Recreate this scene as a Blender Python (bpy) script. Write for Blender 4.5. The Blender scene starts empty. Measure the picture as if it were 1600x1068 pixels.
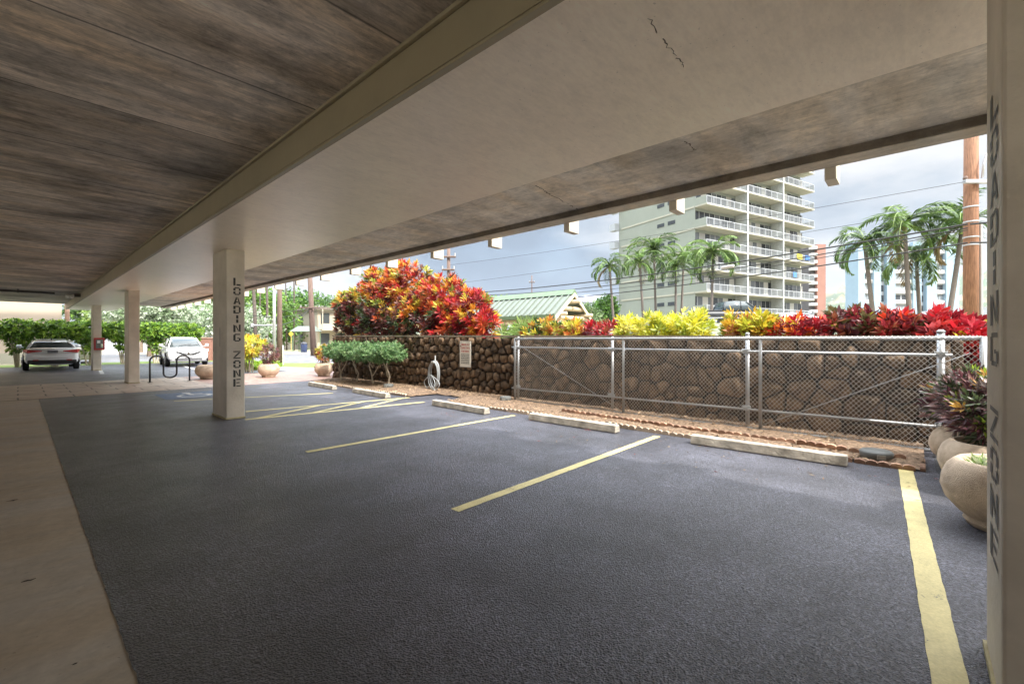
import bpy, math, random
import numpy as np
from mathutils import Vector, Matrix
random.seed(7); RNG = np.random.default_rng(7)
R = math.radians
SC = bpy.context.scene
COL = SC.collection
PI = math.pi

# ------------------------------------------------------------ camera, sky, sun, exposure
EYE = 1.4; FPX = 700.0; YAW = R(47.8)
cam = bpy.data.cameras.new('camera'); cam_o = bpy.data.objects.new('camera', cam); COL.objects.link(cam_o)
cam.sensor_width = 36; cam.lens = FPX/1600*36; cam.shift_y = -0.0019; cam.clip_end = 9000; cam.clip_start = 0.05
cam_o.location = (0, 0, EYE); cam_o.rotation_euler = (R(90), 0, -YAW)
SC.camera = cam_o
SUN_EL = R(48); SUN_DIR = Vector((0.02*math.cos(SUN_EL), -math.cos(SUN_EL), math.sin(SUN_EL)))
sun = bpy.data.lights.new('sun', 'SUN'); sun.energy = 2.0; sun.angle = R(1.5); sun.color = (1, .95, .87)
sun_o = bpy.data.objects.new('sun', sun); COL.objects.link(sun_o)
sun_o.rotation_euler = SUN_DIR.to_track_quat('Z', 'Y').to_euler()
W = bpy.data.worlds.new('World'); SC.world = W; W.use_nodes = True
def build_world():
    nt = W.node_tree; nt.nodes.clear(); N = nt.nodes.new; L = nt.links.new
    out = N('ShaderNodeOutputWorld')
    sky = N('ShaderNodeTexSky'); sky.sky_type = 'NISHITA'; sky.sun_disc = False
    sky.sun_elevation = SUN_EL; sky.sun_rotation = R(180); sky.air_density = 1.2; sky.dust_density = 1.5
    bg = N('ShaderNodeBackground'); bg.inputs[1].default_value = 0.10; L(sky.outputs[0], bg.inputs[0])
    tc = N('ShaderNodeTexCoord'); mp = N('ShaderNodeMapping'); mp.inputs['Scale'].default_value = (1, 1, 2.6)
    L(tc.outputs['Generated'], mp.inputs[0])
    n1 = N('ShaderNodeTexNoise'); n1.inputs['Scale'].default_value = 2.3; n1.inputs['Detail'].default_value = 7; n1.inputs['Roughness'].default_value = .5
    mp.inputs['Location'].default_value = (SKY_OFF)
    L(mp.outputs[0], n1.inputs[0])
    # cloud brightness: soft grey to white
    r2 = N('ShaderNodeValToRGB'); e = r2.color_ramp.elements
    e[0].position = .40; e[0].color = (.33, .42, .54, 1); e[1].position = .60; e[1].color = (.92, .93, .94, 1)
    m = r2.color_ramp.elements.new(.50); m.color = (.60, .67, .75, 1)
    # the overcast whitens toward the sun's side
    dp = N('ShaderNodeVectorMath'); dp.operation = 'DOT_PRODUCT'; L(tc.outputs['Generated'], dp.inputs[0]); dp.inputs[1].default_value = (0.3, -1, 0.25)
    sm = N('ShaderNodeMapRange'); sm.interpolation_type = 'SMOOTHSTEP'; sm.inputs[1].default_value = -.18; sm.inputs[2].default_value = .62; sm.inputs[3].default_value = -.02; sm.inputs[4].default_value = .16; L(dp.outputs['Value'], sm.inputs[0])
    sa = N('ShaderNodeMath'); L(n1.outputs[0], sa.inputs[0]); L(sm.outputs[0], sa.inputs[1])
    L(sa.outputs[0], r2.inputs[0])
    # clouds brightened overhead, above the visible band, to lift light under the slab
    sep = N('ShaderNodeSeparateXYZ'); L(tc.outputs['Generated'], sep.inputs[0])
    mr = N('ShaderNodeMapRange'); mr.inputs[1].default_value = .38; mr.inputs[2].default_value = .62
    mr.inputs[3].default_value = SKY_LOW; mr.inputs[4].default_value = SKY_HIGH; L(sep.outputs[2], mr.inputs[0])
    bc = N('ShaderNodeBackground'); L(r2.outputs[0], bc.inputs[0]); L(mr.outputs[0], bc.inputs[1])
    mx = N('ShaderNodeMixShader')
    n2 = N('ShaderNodeTexNoise'); n2.inputs['Scale'].default_value = 1.6; n2.inputs['Detail'].default_value = 4; L(mp.outputs[0], n2.inputs[0])
    r1 = N('ShaderNodeValToRGB'); r1.color_ramp.elements[0].position = .2; r1.color_ramp.elements[1].position = .42
    r1.color_ramp.elements[0].color = (.55,)*3+(1,); L(n2.outputs[0], r1.inputs[0])
    L(r1.outputs[0], mx.inputs[0]); L(bg.outputs[0], mx.inputs[1]); L(bc.outputs[0], mx.inputs[2]); L(mx.outputs[0], out.inputs[0])
SKY_OFF = (3.1, 1.7, 0.4); SKY_LOW = 0.275; SKY_HIGH = 2.3
build_world()
vs = SC.view_settings; vs.view_transform = 'Standard'; vs.look = 'None'; vs.gamma = 1; vs.use_curve_mapping = False
vs.exposure = 1.8
SC.cycles.use_denoising = True
SC.cycles.max_bounces = 10; SC.cycles.diffuse_bounces = 7; SC.cycles.transparent_max_bounces = 8
SC.cycles.sample_clamp_indirect = 6

# ------------------------------------------------------------ measuring helpers (bearings taken from the photograph)
Fw = (math.sin(YAW), math.cos(YAW)); Rt = (math.cos(YAW), -math.sin(YAW))
def C(lat, d, z=0.0):          # metres right of / ahead of the standpoint
    return Vector((d*Fw[0]+lat*Rt[0], d*Fw[1]+lat*Rt[1], z))
def G(u, v, z=0.0):            # ground point on a bearing
    d = FPX*(EYE-z)/(v-531); return C((u-800)/FPX*d, d, z)
def P(u, v, d):                # point on a bearing at distance d
    return C((u-800)/FPX*d, d, EYE+(531-v)/FPX*d)
def YatX(u, X):
    r = (u-800)/FPX
    return (Rt[0]*X - r*Fw[0]*X)/(-Rt[1] + r*Fw[1])

# ------------------------------------------------------------ materials
MATS = {}
def newmat(name):
    m = bpy.data.materials.new(name); m.use_nodes = True
    nt = m.node_tree; b = nt.nodes['Principled BSDF']; return m, nt, b
def M(name, base, rough=.8, var=.15, scale=4, bump=0, bscale=60, metal=0, spec=.5, stretch=None, coat=0, island=0, col2=None):
    if name in MATS: return MATS[name]
    m, nt, b = newmat(name); N = nt.nodes.new; L = nt.links.new
    b.inputs['Roughness'].default_value = rough; b.inputs['Metallic'].default_value = metal
    b.inputs['Specular IOR Level'].default_value = spec
    if coat: b.inputs['Coat Weight'].default_value = coat; b.inputs['Coat Roughness'].default_value = .05
    tc = N('ShaderNodeTexCoord'); mp = N('ShaderNodeMapping'); L(tc.outputs['Object'], mp.inputs[0])
    if stretch: mp.inputs['Scale'].default_value = stretch
    n = N('ShaderNodeTexNoise'); n.inputs['Scale'].default_value = scale; n.inputs['Detail'].default_value = 6; n.inputs['Roughness'].default_value = .6
    L(mp.outputs[0], n.inputs[0])
    rp = N('ShaderNodeValToRGB'); e = rp.color_ramp.elements; e[0].position = .3; e[1].position = .7
    c2 = col2 or base
    e[0].color = tuple(c*(1-var) for c in base)+(1,); e[1].color = tuple(min(1, c*(1+var)) for c in c2)+(1,)
    L(n.outputs[0], rp.inputs[0]); last = rp.outputs[0]
    if island:
        g = N('ShaderNodeNewGeometry'); hs = N('ShaderNodeHueSaturation'); mr = N('ShaderNodeMapRange')
        L(g.outputs['Random Per Island'], mr.inputs[0]); mr.inputs[3].default_value = 1-island; mr.inputs[4].default_value = 1+island
        L(mr.outputs[0], hs.inputs['Value']); L(last, hs.inputs['Color']); last = hs.outputs[0]
    L(last, b.inputs['Base Color'])
    if bump:
        n3 = N('ShaderNodeTexNoise'); n3.inputs['Scale'].default_value = bscale; n3.inputs['Detail'].default_value = 5; L(tc.outputs['Object'], n3.inputs[0])
        bp = N('ShaderNodeBump'); bp.inputs['Strength'].default_value = bump; bp.inputs['Distance'].default_value = .01
        L(n3.outputs[0], bp.inputs['Height']); L(bp.outputs[0], b.inputs['Normal'])
    MATS[name] = m; return m

def leafmat(name='leaf', rough=.4, trans=.25):
    if name in MATS: return MATS[name]
    m, nt, b = newmat(name); N = nt.nodes.new; L = nt.links.new
    a = N('ShaderNodeAttribute'); a.attribute_name = 'col'
    L(a.outputs['Color'], b.inputs['Base Color']); b.inputs['Roughness'].default_value = rough
    t = N('ShaderNodeBsdfTranslucent'); L(a.outputs['Color'], t.inputs[0])
    mx = N('ShaderNodeMixShader'); mx.inputs[0].default_value = trans
    L(b.outputs[0], mx.inputs[1]); L(t.outputs[0], mx.inputs[2]); L(mx.outputs[0], nt.nodes['Material Output'].inputs[0])
    MATS[name] = m; return m

def ceiling_mat(name, base, seam=0.0, stain=.5, sx=.35, sy=5., rough=.75, streak=.3):
    """board-marked concrete: streaks along X, seams across Y, dark damp stains"""
    m, nt, b = newmat(name); N = nt.nodes.new; L = nt.links.new
    b.inputs['Roughness'].default_value = rough
    tc = N('ShaderNodeTexCoord')
    def noise(scale, st, det=6, rg=.6, off=(0, 0, 0)):
        mp = N('ShaderNodeMapping'); mp.inputs['Scale'].default_value = st; mp.inputs['Location'].default_value = off; L(tc.outputs['Object'], mp.inputs[0])
        n = N('ShaderNodeTexNoise'); n.inputs['Scale'].default_value = scale; n.inputs['Detail'].default_value = det; n.inputs['Roughness'].default_value = rg
        L(mp.outputs[0], n.inputs[0]); return n.outputs[0]
    def ramp(src, p0, c0, p1, c1):
        r = N('ShaderNodeValToRGB'); e = r.color_ramp.elements; e[0].position = p0; e[1].position = p1
        e[0].color = (c0, c0, c0, 1); e[1].color = (c1, c1, c1, 1); L(src, r.inputs[0]); return r.outputs[0]
    def mul(a, c, f=1.0):
        x = N('ShaderNodeMix'); x.data_type = 'RGBA'; x.blend_type = 'MULTIPLY'; x.inputs[0].default_value = f
        L(a, x.inputs[6]); L(c, x.inputs[7]); return x.outputs[2]
    rgb = N('ShaderNodeRGB'); rgb.outputs[0].default_value = tuple(base)+(1,)
    cur = rgb.outputs[0]
    cur = mul(cur, ramp(noise(2.2, (sx, sy, 1)), .3, 1-streak, .7, 1+streak*.6))
    cur = mul(cur, ramp(noise(9, (sx, sy, 1)), .35, 1-streak*.5, .65, 1.05))
    cur = mul(cur, ramp(noise(26, (sx*.8, sy*.7, 1), 8, .75), .33, 1-streak*.8, .60, 1.08))
    cur = mul(cur, ramp(noise(5, (1, 1.3, 1), 10, .78), .36, 1-stain*.55, .52, 1.04))
    cur = mul(cur, ramp(noise(.55, (1, 1.6, 1), 8, .65), .34, 1-stain, .52, 1.0))
    cur = mul(cur, ramp(noise(1.1, (.8, 2.2, 1), 8, .7, (5, 3, 0)), .30, 1-stain*.8, .42, 1.0))
    # warm / cool drift of the staining
    hs = N('ShaderNodeMix'); hs.data_type = 'RGBA'; hs.blend_type = 'MULTIPLY'; hs.inputs[0].default_value = 1
    r = N('ShaderNodeValToRGB'); e = r.color_ramp.elements; e[0].position = .42; e[0].color = (1, 1, 1, 1); e[1].position = .62; e[1].color = (1, .93, .83, 1)
    L(noise(1.6, (.4, 1.5, 1), 6, .6, (9, 1, 0)), r.inputs[0]); L(cur, hs.inputs[6]); L(r.outputs[0], hs.inputs[7])
    if stain > .15: cur = hs.outputs[2]
    # small pits
    cur = mul(cur, ramp(noise(38, (1, 1, 1), 2), .27, .72, .31, 1.0))
    bp = N('ShaderNodeBump'); bp.inputs['Strength'].default_value = .25; bp.inputs['Distance'].default_value = .006
    L(noise(14, (sx, sy, 1)), bp.inputs['Height'])
    if seam:
        s = N('ShaderNodeSeparateXYZ'); L(tc.outputs['Object'], s.inputs[0])
        w = N('ShaderNodeMath'); w.operation = 'ADD'; L(s.outputs[1], w.inputs[0])
        nn = N('ShaderNodeMath'); nn.operation = 'MULTIPLY'; nn.inputs[1].default_value = .02; L(noise(3, (1, 1, 1)), nn.inputs[0]); L(nn.outputs[0], w.inputs[1])
        d = N('ShaderNodeMath'); d.operation = 'PINGPONG'; d.inputs[1].default_value = seam/2; L(w.outputs[0], d.inputs[0])
        cur = mul(cur, ramp(d.outputs[0], .004, .35, .014, 1.0))
        dv = N('ShaderNodeMath'); dv.operation = 'DIVIDE'; dv.inputs[1].default_value = seam; L(w.outputs[0], dv.inputs[0])
        fl = N('ShaderNodeMath'); fl.operation = 'FLOOR'; L(dv.outputs[0], fl.inputs[0]); wn = N('ShaderNodeTexWhiteNoise'); wn.noise_dimensions = '1D'; L(fl.outputs[0], wn.inputs['W'])
        cur = mul(cur, ramp(wn.outputs[0], 0, .74, 1, 1.12))
        d2 = N('ShaderNodeMath'); d2.operation = 'PINGPONG'; d2.inputs[1].default_value = seam/8; L(w.outputs[0], d2.inputs[0])
        cur = mul(cur, ramp(d2.outputs[0], .002, .86, .007, 1.0))
    L(cur, b.inputs['Base Color']); L(bp.outputs[0], b.inputs['Normal'])
    MATS[name] = m; return m

def asphalt_mat(name, lo, hi, rough=.5, agg=100):
    m, nt, b = newmat(name); N = nt.nodes.new; L = nt.links.new
    tc = N('ShaderNodeTexCoord')
    def noise(s, det=4, rg=.6, st=(1, 1, 1)):
        mp = N('ShaderNodeMapping'); mp.inputs['Scale'].default_value = st; L(tc.outputs['Object'], mp.inputs[0])
        n = N('ShaderNodeTexNoise'); n.inputs['Scale'].default_value = s; n.inputs['Detail'].default_value = det; n.inputs['Roughness'].default_value = rg; L(mp.outputs[0], n.inputs[0]); return n.outputs[0]
    v = N('ShaderNodeTexVoronoi'); v.inputs['Scale'].default_value = agg; L(tc.outputs['Object'], v.inputs[0])
    r = N('ShaderNodeValToRGB'); e = r.color_ramp.elements; e[0].position = .33; e[0].color = tuple(lo)+(1,); e[1].position = .68; e[1].color = tuple(hi)+(1,)
    L(noise(.9, 9, .68, (1.6, 1, 1)), r.inputs[0])
    r2 = N('ShaderNodeValToRGB'); e = r2.color_ramp.elements; e[0].position = .38; e[0].color = (.45, .45, .45, 1); e[1].position = .66; e[1].color = (1.75, 1.75, 1.75, 1)
    L(noise(62, 3, .75), r2.inputs[0])
    def mulc(a, c):
        x = N('ShaderNodeMix'); x.data_type = 'RGBA'; x.blend_type = 'MULTIPLY'; x.inputs[0].default_value = 1; L(a, x.inputs[6]); L(c, x.inputs[7]); return x.outputs[2]
    def rmp(src, p0, c0, p1, c1):
        q = N('ShaderNodeValToRGB'); e = q.color_ramp.elements; e[0].position = p0; e[0].color = (c0,)*3+(1,); e[1].position = p1; e[1].color = (c1,)*3+(1,); L(src, q.inputs[0]); return q.outputs[0]
    cur = mulc(r.outputs[0], r2.outputs[0])
    vg = N('ShaderNodeTexVoronoi'); vg.inputs['Scale'].default_value = agg*.62; L(tc.outputs['Object'], vg.inputs[0]); sc_ = N('ShaderNodeSeparateColor'); L(vg.outputs['Color'], sc_.inputs[0])
    cur = mulc(cur, rmp(sc_.outputs[0], .0, .55, 1.0, 1.7))          # each stone chip its own tone
    cur = mulc(cur, rmp(noise(.42, 7, .62, (1, 2.2, 1)),   .34, .62, .60, 1.30))   # wear lanes
    cur = mulc(cur, rmp(noise(2.1, 9, .72), .30, .42, .38, 1.0))      # oil drips
    L(cur, b.inputs['Base Color'])
    rr = N('ShaderNodeMapRange'); rr.inputs[3].default_value = rough-.12; rr.inputs[4].default_value = rough+.18; L(noise(1.3, 7), rr.inputs[0]); L(rr.outputs[0], b.inputs['Roughness'])
    bp = N('ShaderNodeBump'); bp.inputs['Strength'].default_value = 1.0; bp.inputs['Distance'].default_value = .009; L(v.outputs[0], bp.inputs['Height'])
    bp2 = N('ShaderNodeBump'); bp2.inputs['Strength'].default_value = .5; bp2.inputs['Distance'].default_value = .014; L(noise(38, 6, .75), bp2.inputs['Height']); L(bp.outputs[0], bp2.inputs['Normal'])
    L(bp2.outputs[0], b.inputs['Normal']); b.inputs['Specular IOR Level'].default_value = .75
    MATS[name] = m; return m

def worn_paint(name, base, under=(.06, .06, .07), thr=.40):
    m, nt, b = newmat(name); N = nt.nodes.new; L = nt.links.new; tc = N('ShaderNodeTexCoord'); b.inputs['Roughness'].default_value = .6
    def nz(s, d=8, rg=.7): q = N('ShaderNodeTexNoise'); q.inputs['Scale'].default_value = s; q.inputs['Detail'].default_value = d; q.inputs['Roughness'].default_value = rg; L(tc.outputs['Object'], q.inputs[0]); return q.outputs[0]
    r = N('ShaderNodeValToRGB'); e = r.color_ramp.elements; e[0].position = thr-.035; e[0].color = tuple(under)+(1,); e[1].position = thr; e[1].color = tuple(c*.72 for c in base)+(1,); q = e.new(.62); q.color = tuple(base)+(1,)
    mx = N('ShaderNodeMix'); mx.data_type = 'FLOAT'; mx.inputs[0].default_value = .45; L(nz(5), mx.inputs[2]); L(nz(70, 4), mx.inputs[3]); L(mx.outputs[0], r.inputs[0]); L(r.outputs[0], b.inputs['Base Color'])
    bp = N('ShaderNodeBump'); bp.inputs['Strength'].default_value = .6; bp.inputs['Distance'].default_value = .006; L(nz(60, 4), bp.inputs['Height']); L(bp.outputs[0], b.inputs['Normal'])
    MATS[name] = m; return m
def paver_mat(name, c1, c2, w=.95, h=.62, mortar=(.05, .045, .04)):
    m, nt, b = newmat(name); N = nt.nodes.new; L = nt.links.new
    tc = N('ShaderNodeTexCoord'); mp = N('ShaderNodeMapping'); L(tc.outputs['Object'], mp.inputs[0])
    wn = N('ShaderNodeTexNoise'); wn.inputs['Scale'].default_value = 5; L(tc.outputs['Object'], wn.inputs[0])
    ad = N('ShaderNodeMix'); ad.data_type = 'RGBA'; ad.blend_type = 'LINEAR_LIGHT'; ad.inputs[0].default_value = .03; L(mp.outputs[0], ad.inputs[6]); L(wn.outputs[1], ad.inputs[7])
    br = N('ShaderNodeTexBrick'); br.inputs['Scale'].default_value = 1; br.inputs['Brick Width'].default_value = w; br.inputs['Row Height'].default_value = h
    br.inputs['Mortar Size'].default_value = .016; br.inputs['Color1'].default_value = tuple(c1)+(1,); br.inputs['Color2'].default_value = tuple(c2)+(1,); br.inputs['Mortar'].default_value = tuple(mortar)+(1,)
    L(ad.outputs[2], br.inputs[0])
    n = N('ShaderNodeTexNoise'); n.inputs['Scale'].default_value = 3; n.inputs['Detail'].default_value = 7; L(tc.outputs['Object'], n.inputs[0])
    r2 = N('ShaderNodeValToRGB'); e = r2.color_ramp.elements; e[0].position = .3; e[0].color = (.72, .7, .68, 1); e[1].position = .7; e[1].color = (1.15, 1.12, 1.1, 1); L(n.outputs[0], r2.inputs[0])
    x = N('ShaderNodeMix'); x.data_type = 'RGBA'; x.blend_type = 'MULTIPLY'; x.inputs[0].default_value = 1; L(br.outputs[0], x.inputs[6]); L(r2.outputs[0], x.inputs[7]); L(x.outputs[2], b.inputs['Base Color'])
    b.inputs['Roughness'].default_value = .45
    bp = N('ShaderNodeBump'); bp.inputs['Strength'].default_value = .4; bp.inputs['Distance'].default_value = .01; bp.invert = True; L(br.outputs['Fac'], bp.inputs['Height']); L(bp.outputs[0], b.inputs['Normal'])
    MATS[name] = m; return m

# ------------------------------------------------------------ mesh helpers
class MB:
    def __init__(s): s.v = []; s.f = []
    def add(s, vs, fs):
        o = len(s.v); s.v += [tuple(v) for v in vs]; s.f += [tuple(i+o for i in f) for f in fs]; return s
    def box(s, x0, x1, y0, y1, z0, z1):
        vs = [(x, y, z) for z in (z0, z1) for y in (y0, y1) for x in (x0, x1)]
        return s.add(vs, [(0, 2, 3, 1), (4, 5, 7, 6), (0, 1, 5, 4), (2, 6, 7, 3), (0, 4, 6, 2), (1, 3, 7, 5)])
    def prism(s, pts, z0, z1):   # pts CCW xy
        n = len(pts); vs = [(x, y, z0) for x, y in pts]+[(x, y, z1) for x, y in pts]
        return s.add(vs, [tuple(range(n-1, -1, -1)), tuple(range(n, 2*n))]+[(i, (i+1) % n, n+(i+1) % n, n+i) for i in range(n)])
    def extr(s, pts, a, b, axis='y'):   # profile pts in the other two axes (cyclic), extruded a..b
        def q(p, t): return {'y': (p[0], t, p[1]), 'x': (t, p[0], p[1])}[axis]
        n = len(pts); vs = [q(p, a) for p in pts]+[q(p, b) for p in pts]
        return s.add(vs, [tuple(range(n-1, -1, -1)), tuple(range(n, 2*n))]+[(i, (i+1) % n, n+(i+1) % n, n+i) for i in range(n)])
    def tube(s, pts, r, n=8, cap=True):
        pts = [Vector(p) for p in pts]; rs = r if isinstance(r, (list, tuple)) else [r]*len(pts)
        o = len(s.v); prev = None
        for i, p in enumerate(pts):
            t = (pts[min(i+1, len(pts)-1)]-pts[max(i-1, 0)]).normalized()
            if prev is None:
                up = Vector((0, 0, 1)) if abs(t.z) < .9 else Vector((1, 0, 0)); a = t.cross(up).normalized()
            else: a = (prev-t*prev.dot(t)).normalized()
            prev = a; b = t.cross(a)
            for k in range(n):
                an = 2*PI*k/n; s.v.append(tuple(p+(a*math.cos(an)+b*math.sin(an))*rs[i]))
        for i in range(len(pts)-1):
            for k in range(n):
                s.f.append((o+i*n+k, o+i*n+(k+1) % n, o+(i+1)*n+(k+1) % n, o+(i+1)*n+k))
        if cap:
            s.f.append(tuple(o+k for k in range(n-1, -1, -1))); s.f.append(tuple(o+(len(pts)-1)*n+k for k in range(n)))
        return s
    def lathe(s, prof, c=(0, 0, 0), n=28):
        o = len(s.v)
        for r, z in prof:
            for k in range(n):
                an = 2*PI*k/n; s.v.append((c[0]+r*math.cos(an), c[1]+r*math.sin(an), c[2]+z))
        for i in range(len(prof)-1):
            for k in range(n):
                s.f.append((o+i*n+k, o+i*n+(k+1) % n, o+(i+1)*n+(k+1) % n, o+(i+1)*n+k))
        s.f.append(tuple(o+k for k in range(n-1, -1, -1))); s.f.append(tuple(o+(len(prof)-1)*n+k for k in range(n)))
        return s
    def build(s, name, mat, parent=None, smooth=False, bevel=0, sub=0, loc=None):
        me = bpy.data.meshes.new(name); me.from_pydata(s.v, [], s.f); me.update()
        if mat: me.materials.append(mat)
        o = bpy.data.objects.new(name, me); COL.objects.link(o)
        if parent: o.parent = parent
        if loc: o.location = loc
        if smooth: me.polygons.foreach_set('use_smooth', [True]*len(me.polygons))
        if bevel:
            b = o.modifiers.new('bevel', 'BEVEL'); b.width = bevel; b.segments = 2; b.limit_method = 'ANGLE'
        if sub:
            b = o.modifiers.new('sub', 'SUBSURF'); b.levels = sub; b.render_levels = sub
        return o
def tag(o, label=None, cat=None, group=None, kind=None):
    if label: o['label'] = label
    if cat: o['category'] = cat
    if group: o['group'] = group
    if kind: o['kind'] = kind
    return o
def empty(name, label, cat, loc=(0, 0, 0), rz=0, group=None):
    o = bpy.data.objects.new(name, None); COL.objects.link(o); o.location = loc; o.rotation_euler = (0, 0, rz); o.empty_display_size = .2
    return tag(o, label, cat, group)
def kids(o): return [c for c in bpy.data.objects if c.parent == o]
def copy_tree(o, parent=None):
    ch = kids(o); c = o.copy(); COL.objects.link(c)
    if parent: c.parent = parent
    for k in ch: copy_tree(k, c)
    return c
def sheet(name, pts, z, mat, kind='structure', parent=None):
    mb = MB(); mb.add([(p[0], p[1], z) for p in pts], [tuple(range(len(pts)))])
    o = mb.build(name, mat, parent)
    if kind: o['kind'] = kind
    return o
def rect(x0, x1, y0, y1): return [(x0, y0), (x1, y0), (x1, y1), (x0, y1)]

def nrm(a): return a/np.maximum(np.linalg.norm(a, axis=1, keepdims=True), 1e-6)
def leaves(name, parent, O, D, U, Ln, Wd, cols, droop=.15, fold=.25, mat=None, loc=None):
    n = len(O); D = nrm(D); S = nrm(np.cross(D, U)); U2 = np.cross(S, D)
    Ln = Ln.reshape(-1, 1); Wd = Wd.reshape(-1, 1); down = np.array([[0, 0, -1.0]])
    mid = O+D*Ln*.5+down*Ln*droop*.25
    v = np.stack([O, mid-U2*Wd*fold, mid+S*Wd*.5, mid-S*Wd*.5, O+D*Ln+down*Ln*droop], 1).reshape(-1, 3)
    f = np.array([[0, 2, 1], [0, 1, 3], [2, 4, 1], [1, 4, 3]])
    idx = (f[None]+np.arange(n)[:, None, None]*5).reshape(-1)
    me = bpy.data.meshes.new(name); me.vertices.add(len(v)); me.vertices.foreach_set('co', v.astype(np.float32).ravel())
    nf = n*4; me.loops.add(nf*3); me.loops.foreach_set('vertex_index', idx.astype(np.int32))
    me.polygons.add(nf); me.polygons.foreach_set('loop_start', np.arange(0, nf*3, 3, dtype=np.int32)); me.polygons.foreach_set('loop_total', np.full(nf, 3, np.int32))
    me.update(); me.validate()
    a = me.attributes.new('col', 'FLOAT_COLOR', 'POINT')
    c = np.ones((len(v), 4), np.float32); c[:, :3] = np.repeat(cols, 5, 0); a.data.foreach_set('color', c.ravel())
    me.materials.append(mat or leafmat())
    o = bpy.data.objects.new(name, me); COL.objects.link(o)
    if parent: o.parent = parent
    if loc is not None: o.location = loc
    return o
def rosettes(cent, axis, k, L, Wd, col, spread=(.25, 1.25), jit=.1, lvar=.3, cvar=.18):
    """k leaves fanned round each centre; returns the arrays leaves() wants"""
    n = len(cent); axis = nrm(axis)
    ref = np.where(np.abs(axis[:, 2:3]) > .9, np.array([[1.0, 0, 0]]), np.array([[0, 0, 1.0]]))
    a = nrm(np.cross(axis, ref)); b = np.cross(axis, a)
    ph = (np.arange(k)*2.399)[None]+RNG.uniform(0, 6.28, (n, 1)); th = np.linspace(spread[0], spread[1], k)[None]+RNG.normal(0, jit, (n, k))
    D = (axis[:, None]*np.cos(th)[..., None]+(a[:, None]*np.cos(ph)[..., None]+b[:, None]*np.sin(ph)[..., None])*np.sin(th)[..., None])
    O = cent[:, None]+D*.01-axis[:, None]*(np.linspace(0, L*.35, k)[None, :, None])
    U = np.repeat(axis[:, None], k, 1)+RNG.normal(0, .15, (n, k, 3))
    Ln = L*(1+RNG.uniform(-lvar, lvar, (n, k))); c = np.repeat(col[:, None], k, 1)*(1+RNG.uniform(-cvar, cvar, (n, k, 1)))
    return O.reshape(-1, 3), D.reshape(-1, 3), U.reshape(-1, 3), Ln.ravel(), (Ln*Wd/L).ravel(), np.clip(c.reshape(-1, 3), 0, 1)
def shell(c, r, n, lo=.72, hi=1.03, zmin=-2):
    """points near the surface of an ellipsoid + outward normals"""
    d = nrm(RNG.normal(0, 1, (n, 3))); d = d[d[:, 2] > zmin]
    k = RNG.uniform(lo, hi, (len(d), 1)); p = np.array(c)+d*k*np.array(r); nn = nrm(d/np.array(r)); return p, nn
def pick(pal, n, w=None):
    pal = np.array(pal, float); i = RNG.choice(len(pal), n, p=None if w is None else np.array(w)/sum(w)); return pal[i]
# ------------------------------------------------------------ ground, roads
m_lot = asphalt_mat('sealed_asphalt', (.032, .032, .041), (.078, .079, .101), .34)
m_road = asphalt_mat('road_asphalt', (.10, .10, .11), (.15, .15, .16), .7)
m_old = asphalt_mat('worn_asphalt', (.022, .023, .026), (.055, .055, .06), .5, 45)
m_conc = ceiling_mat('walk_concrete', (.50, .46, .40), 0, .16, 1, 1.3, .6, .09)
m_cleanconc = M('kerb_concrete', (.50, .46, .38), .8, .15, 3, .3)
m_grass = M('grass', (.10, .16, .035), .9, .35, 20, .6, 120, col2=(.16, .22, .05))
m_dirt = M('mulch', (.10, .06, .036), .95, .5, 22, 1.0, 90, col2=(.23, .155, .10))
m_paint = worn_paint('line_paint', (.66, .56, .25))
m_wpaint = worn_paint('white_paint', (.62, .62, .60))

sheet('ground', rect(-3500, 4500, -3500, 4500), -.03, M('ground_earth', (.17, .17, .12), .95, .3, .05, col2=(.22, .2, .13)))
def campoly(u0, u1, d0, d1): return [C(u0, d0), C(u1, d0), C(u1, d1), C(u0, d1)]
sheet('street', [C(-70, 27.5), C(80, 27.5), C(80, 44), C(-70, 44)], -.012, m_road)
for i, (a, b, c, d) in enumerate([(-70, 80, 44, 44.15)]):
    k = MB(); p = [C(a, c), C(b, c), C(b, d), C(a, d)]; k.prism([(q.x, q.y) for q in p], -.01, .14); k.build('kerb', m_cleanconc)['kind'] = 'structure'
sheet('pavement', [C(-70, 44.15), C(80, 44.15), C(80, 48), C(-70, 48)], .1, M('pavement_concrete', (.42, .39, .34), .85, .12, 1))
sheet('driveway', [(8.2, 20.6), (16, 20.6), (12.5, 27.0), (6.6, 27.0)], -.002, M('driveway_concrete', (.36, .35, .33), .8, .15, 1.3, .3))
sheet('lawn', [G(400, 572), G(560, 576), G(560, 567.2), G(380, 566.6)], .002, m_grass)
rj = random.Random(2)
sheet('parking_lot', [(8.6, -9), (8.6, 15.5), (.33, 15.5)]+[(.33+rj.gauss(0, .0022)+.0015*math.sin(i*.31), 15.4-.045*i) for i in range(542)]+[(.33, -9)], .0, m_lot)
sheet('far_parking_lot', rect(-14, 8.2, 20.6, 34.0), .0, m_lot)
sheet('walkway', rect(-9, .42, -12, 15.5), -.005, m_conc)
m_pav = paver_mat('stamped_paving', (.50, .44, .38), (.42, .34, .28)); m_red = paver_mat('red_paving', (.40, .275, .24), (.35, .23, .20), .4, .2, (.25, .15, .12))
sheet('paving_band', rect(-14, 4.1, 15.5, 20.6), .004, m_pav)
sheet('red_paving', [(4.1, 15.5), (9.4, 15.5), (11.5, 20.6), (4.1, 20.6)], .004, m_red)
sheet('back_yard', rect(-26, -9.2, -30, 33), -.004, m_road); sheet('side_yard', rect(-9, 8.6, -30, -12), -.004, m_cleanconc)
sheet('grass_verge', rect(-14, 9, 34.0, 37.5), .002, m_grass)
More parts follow.
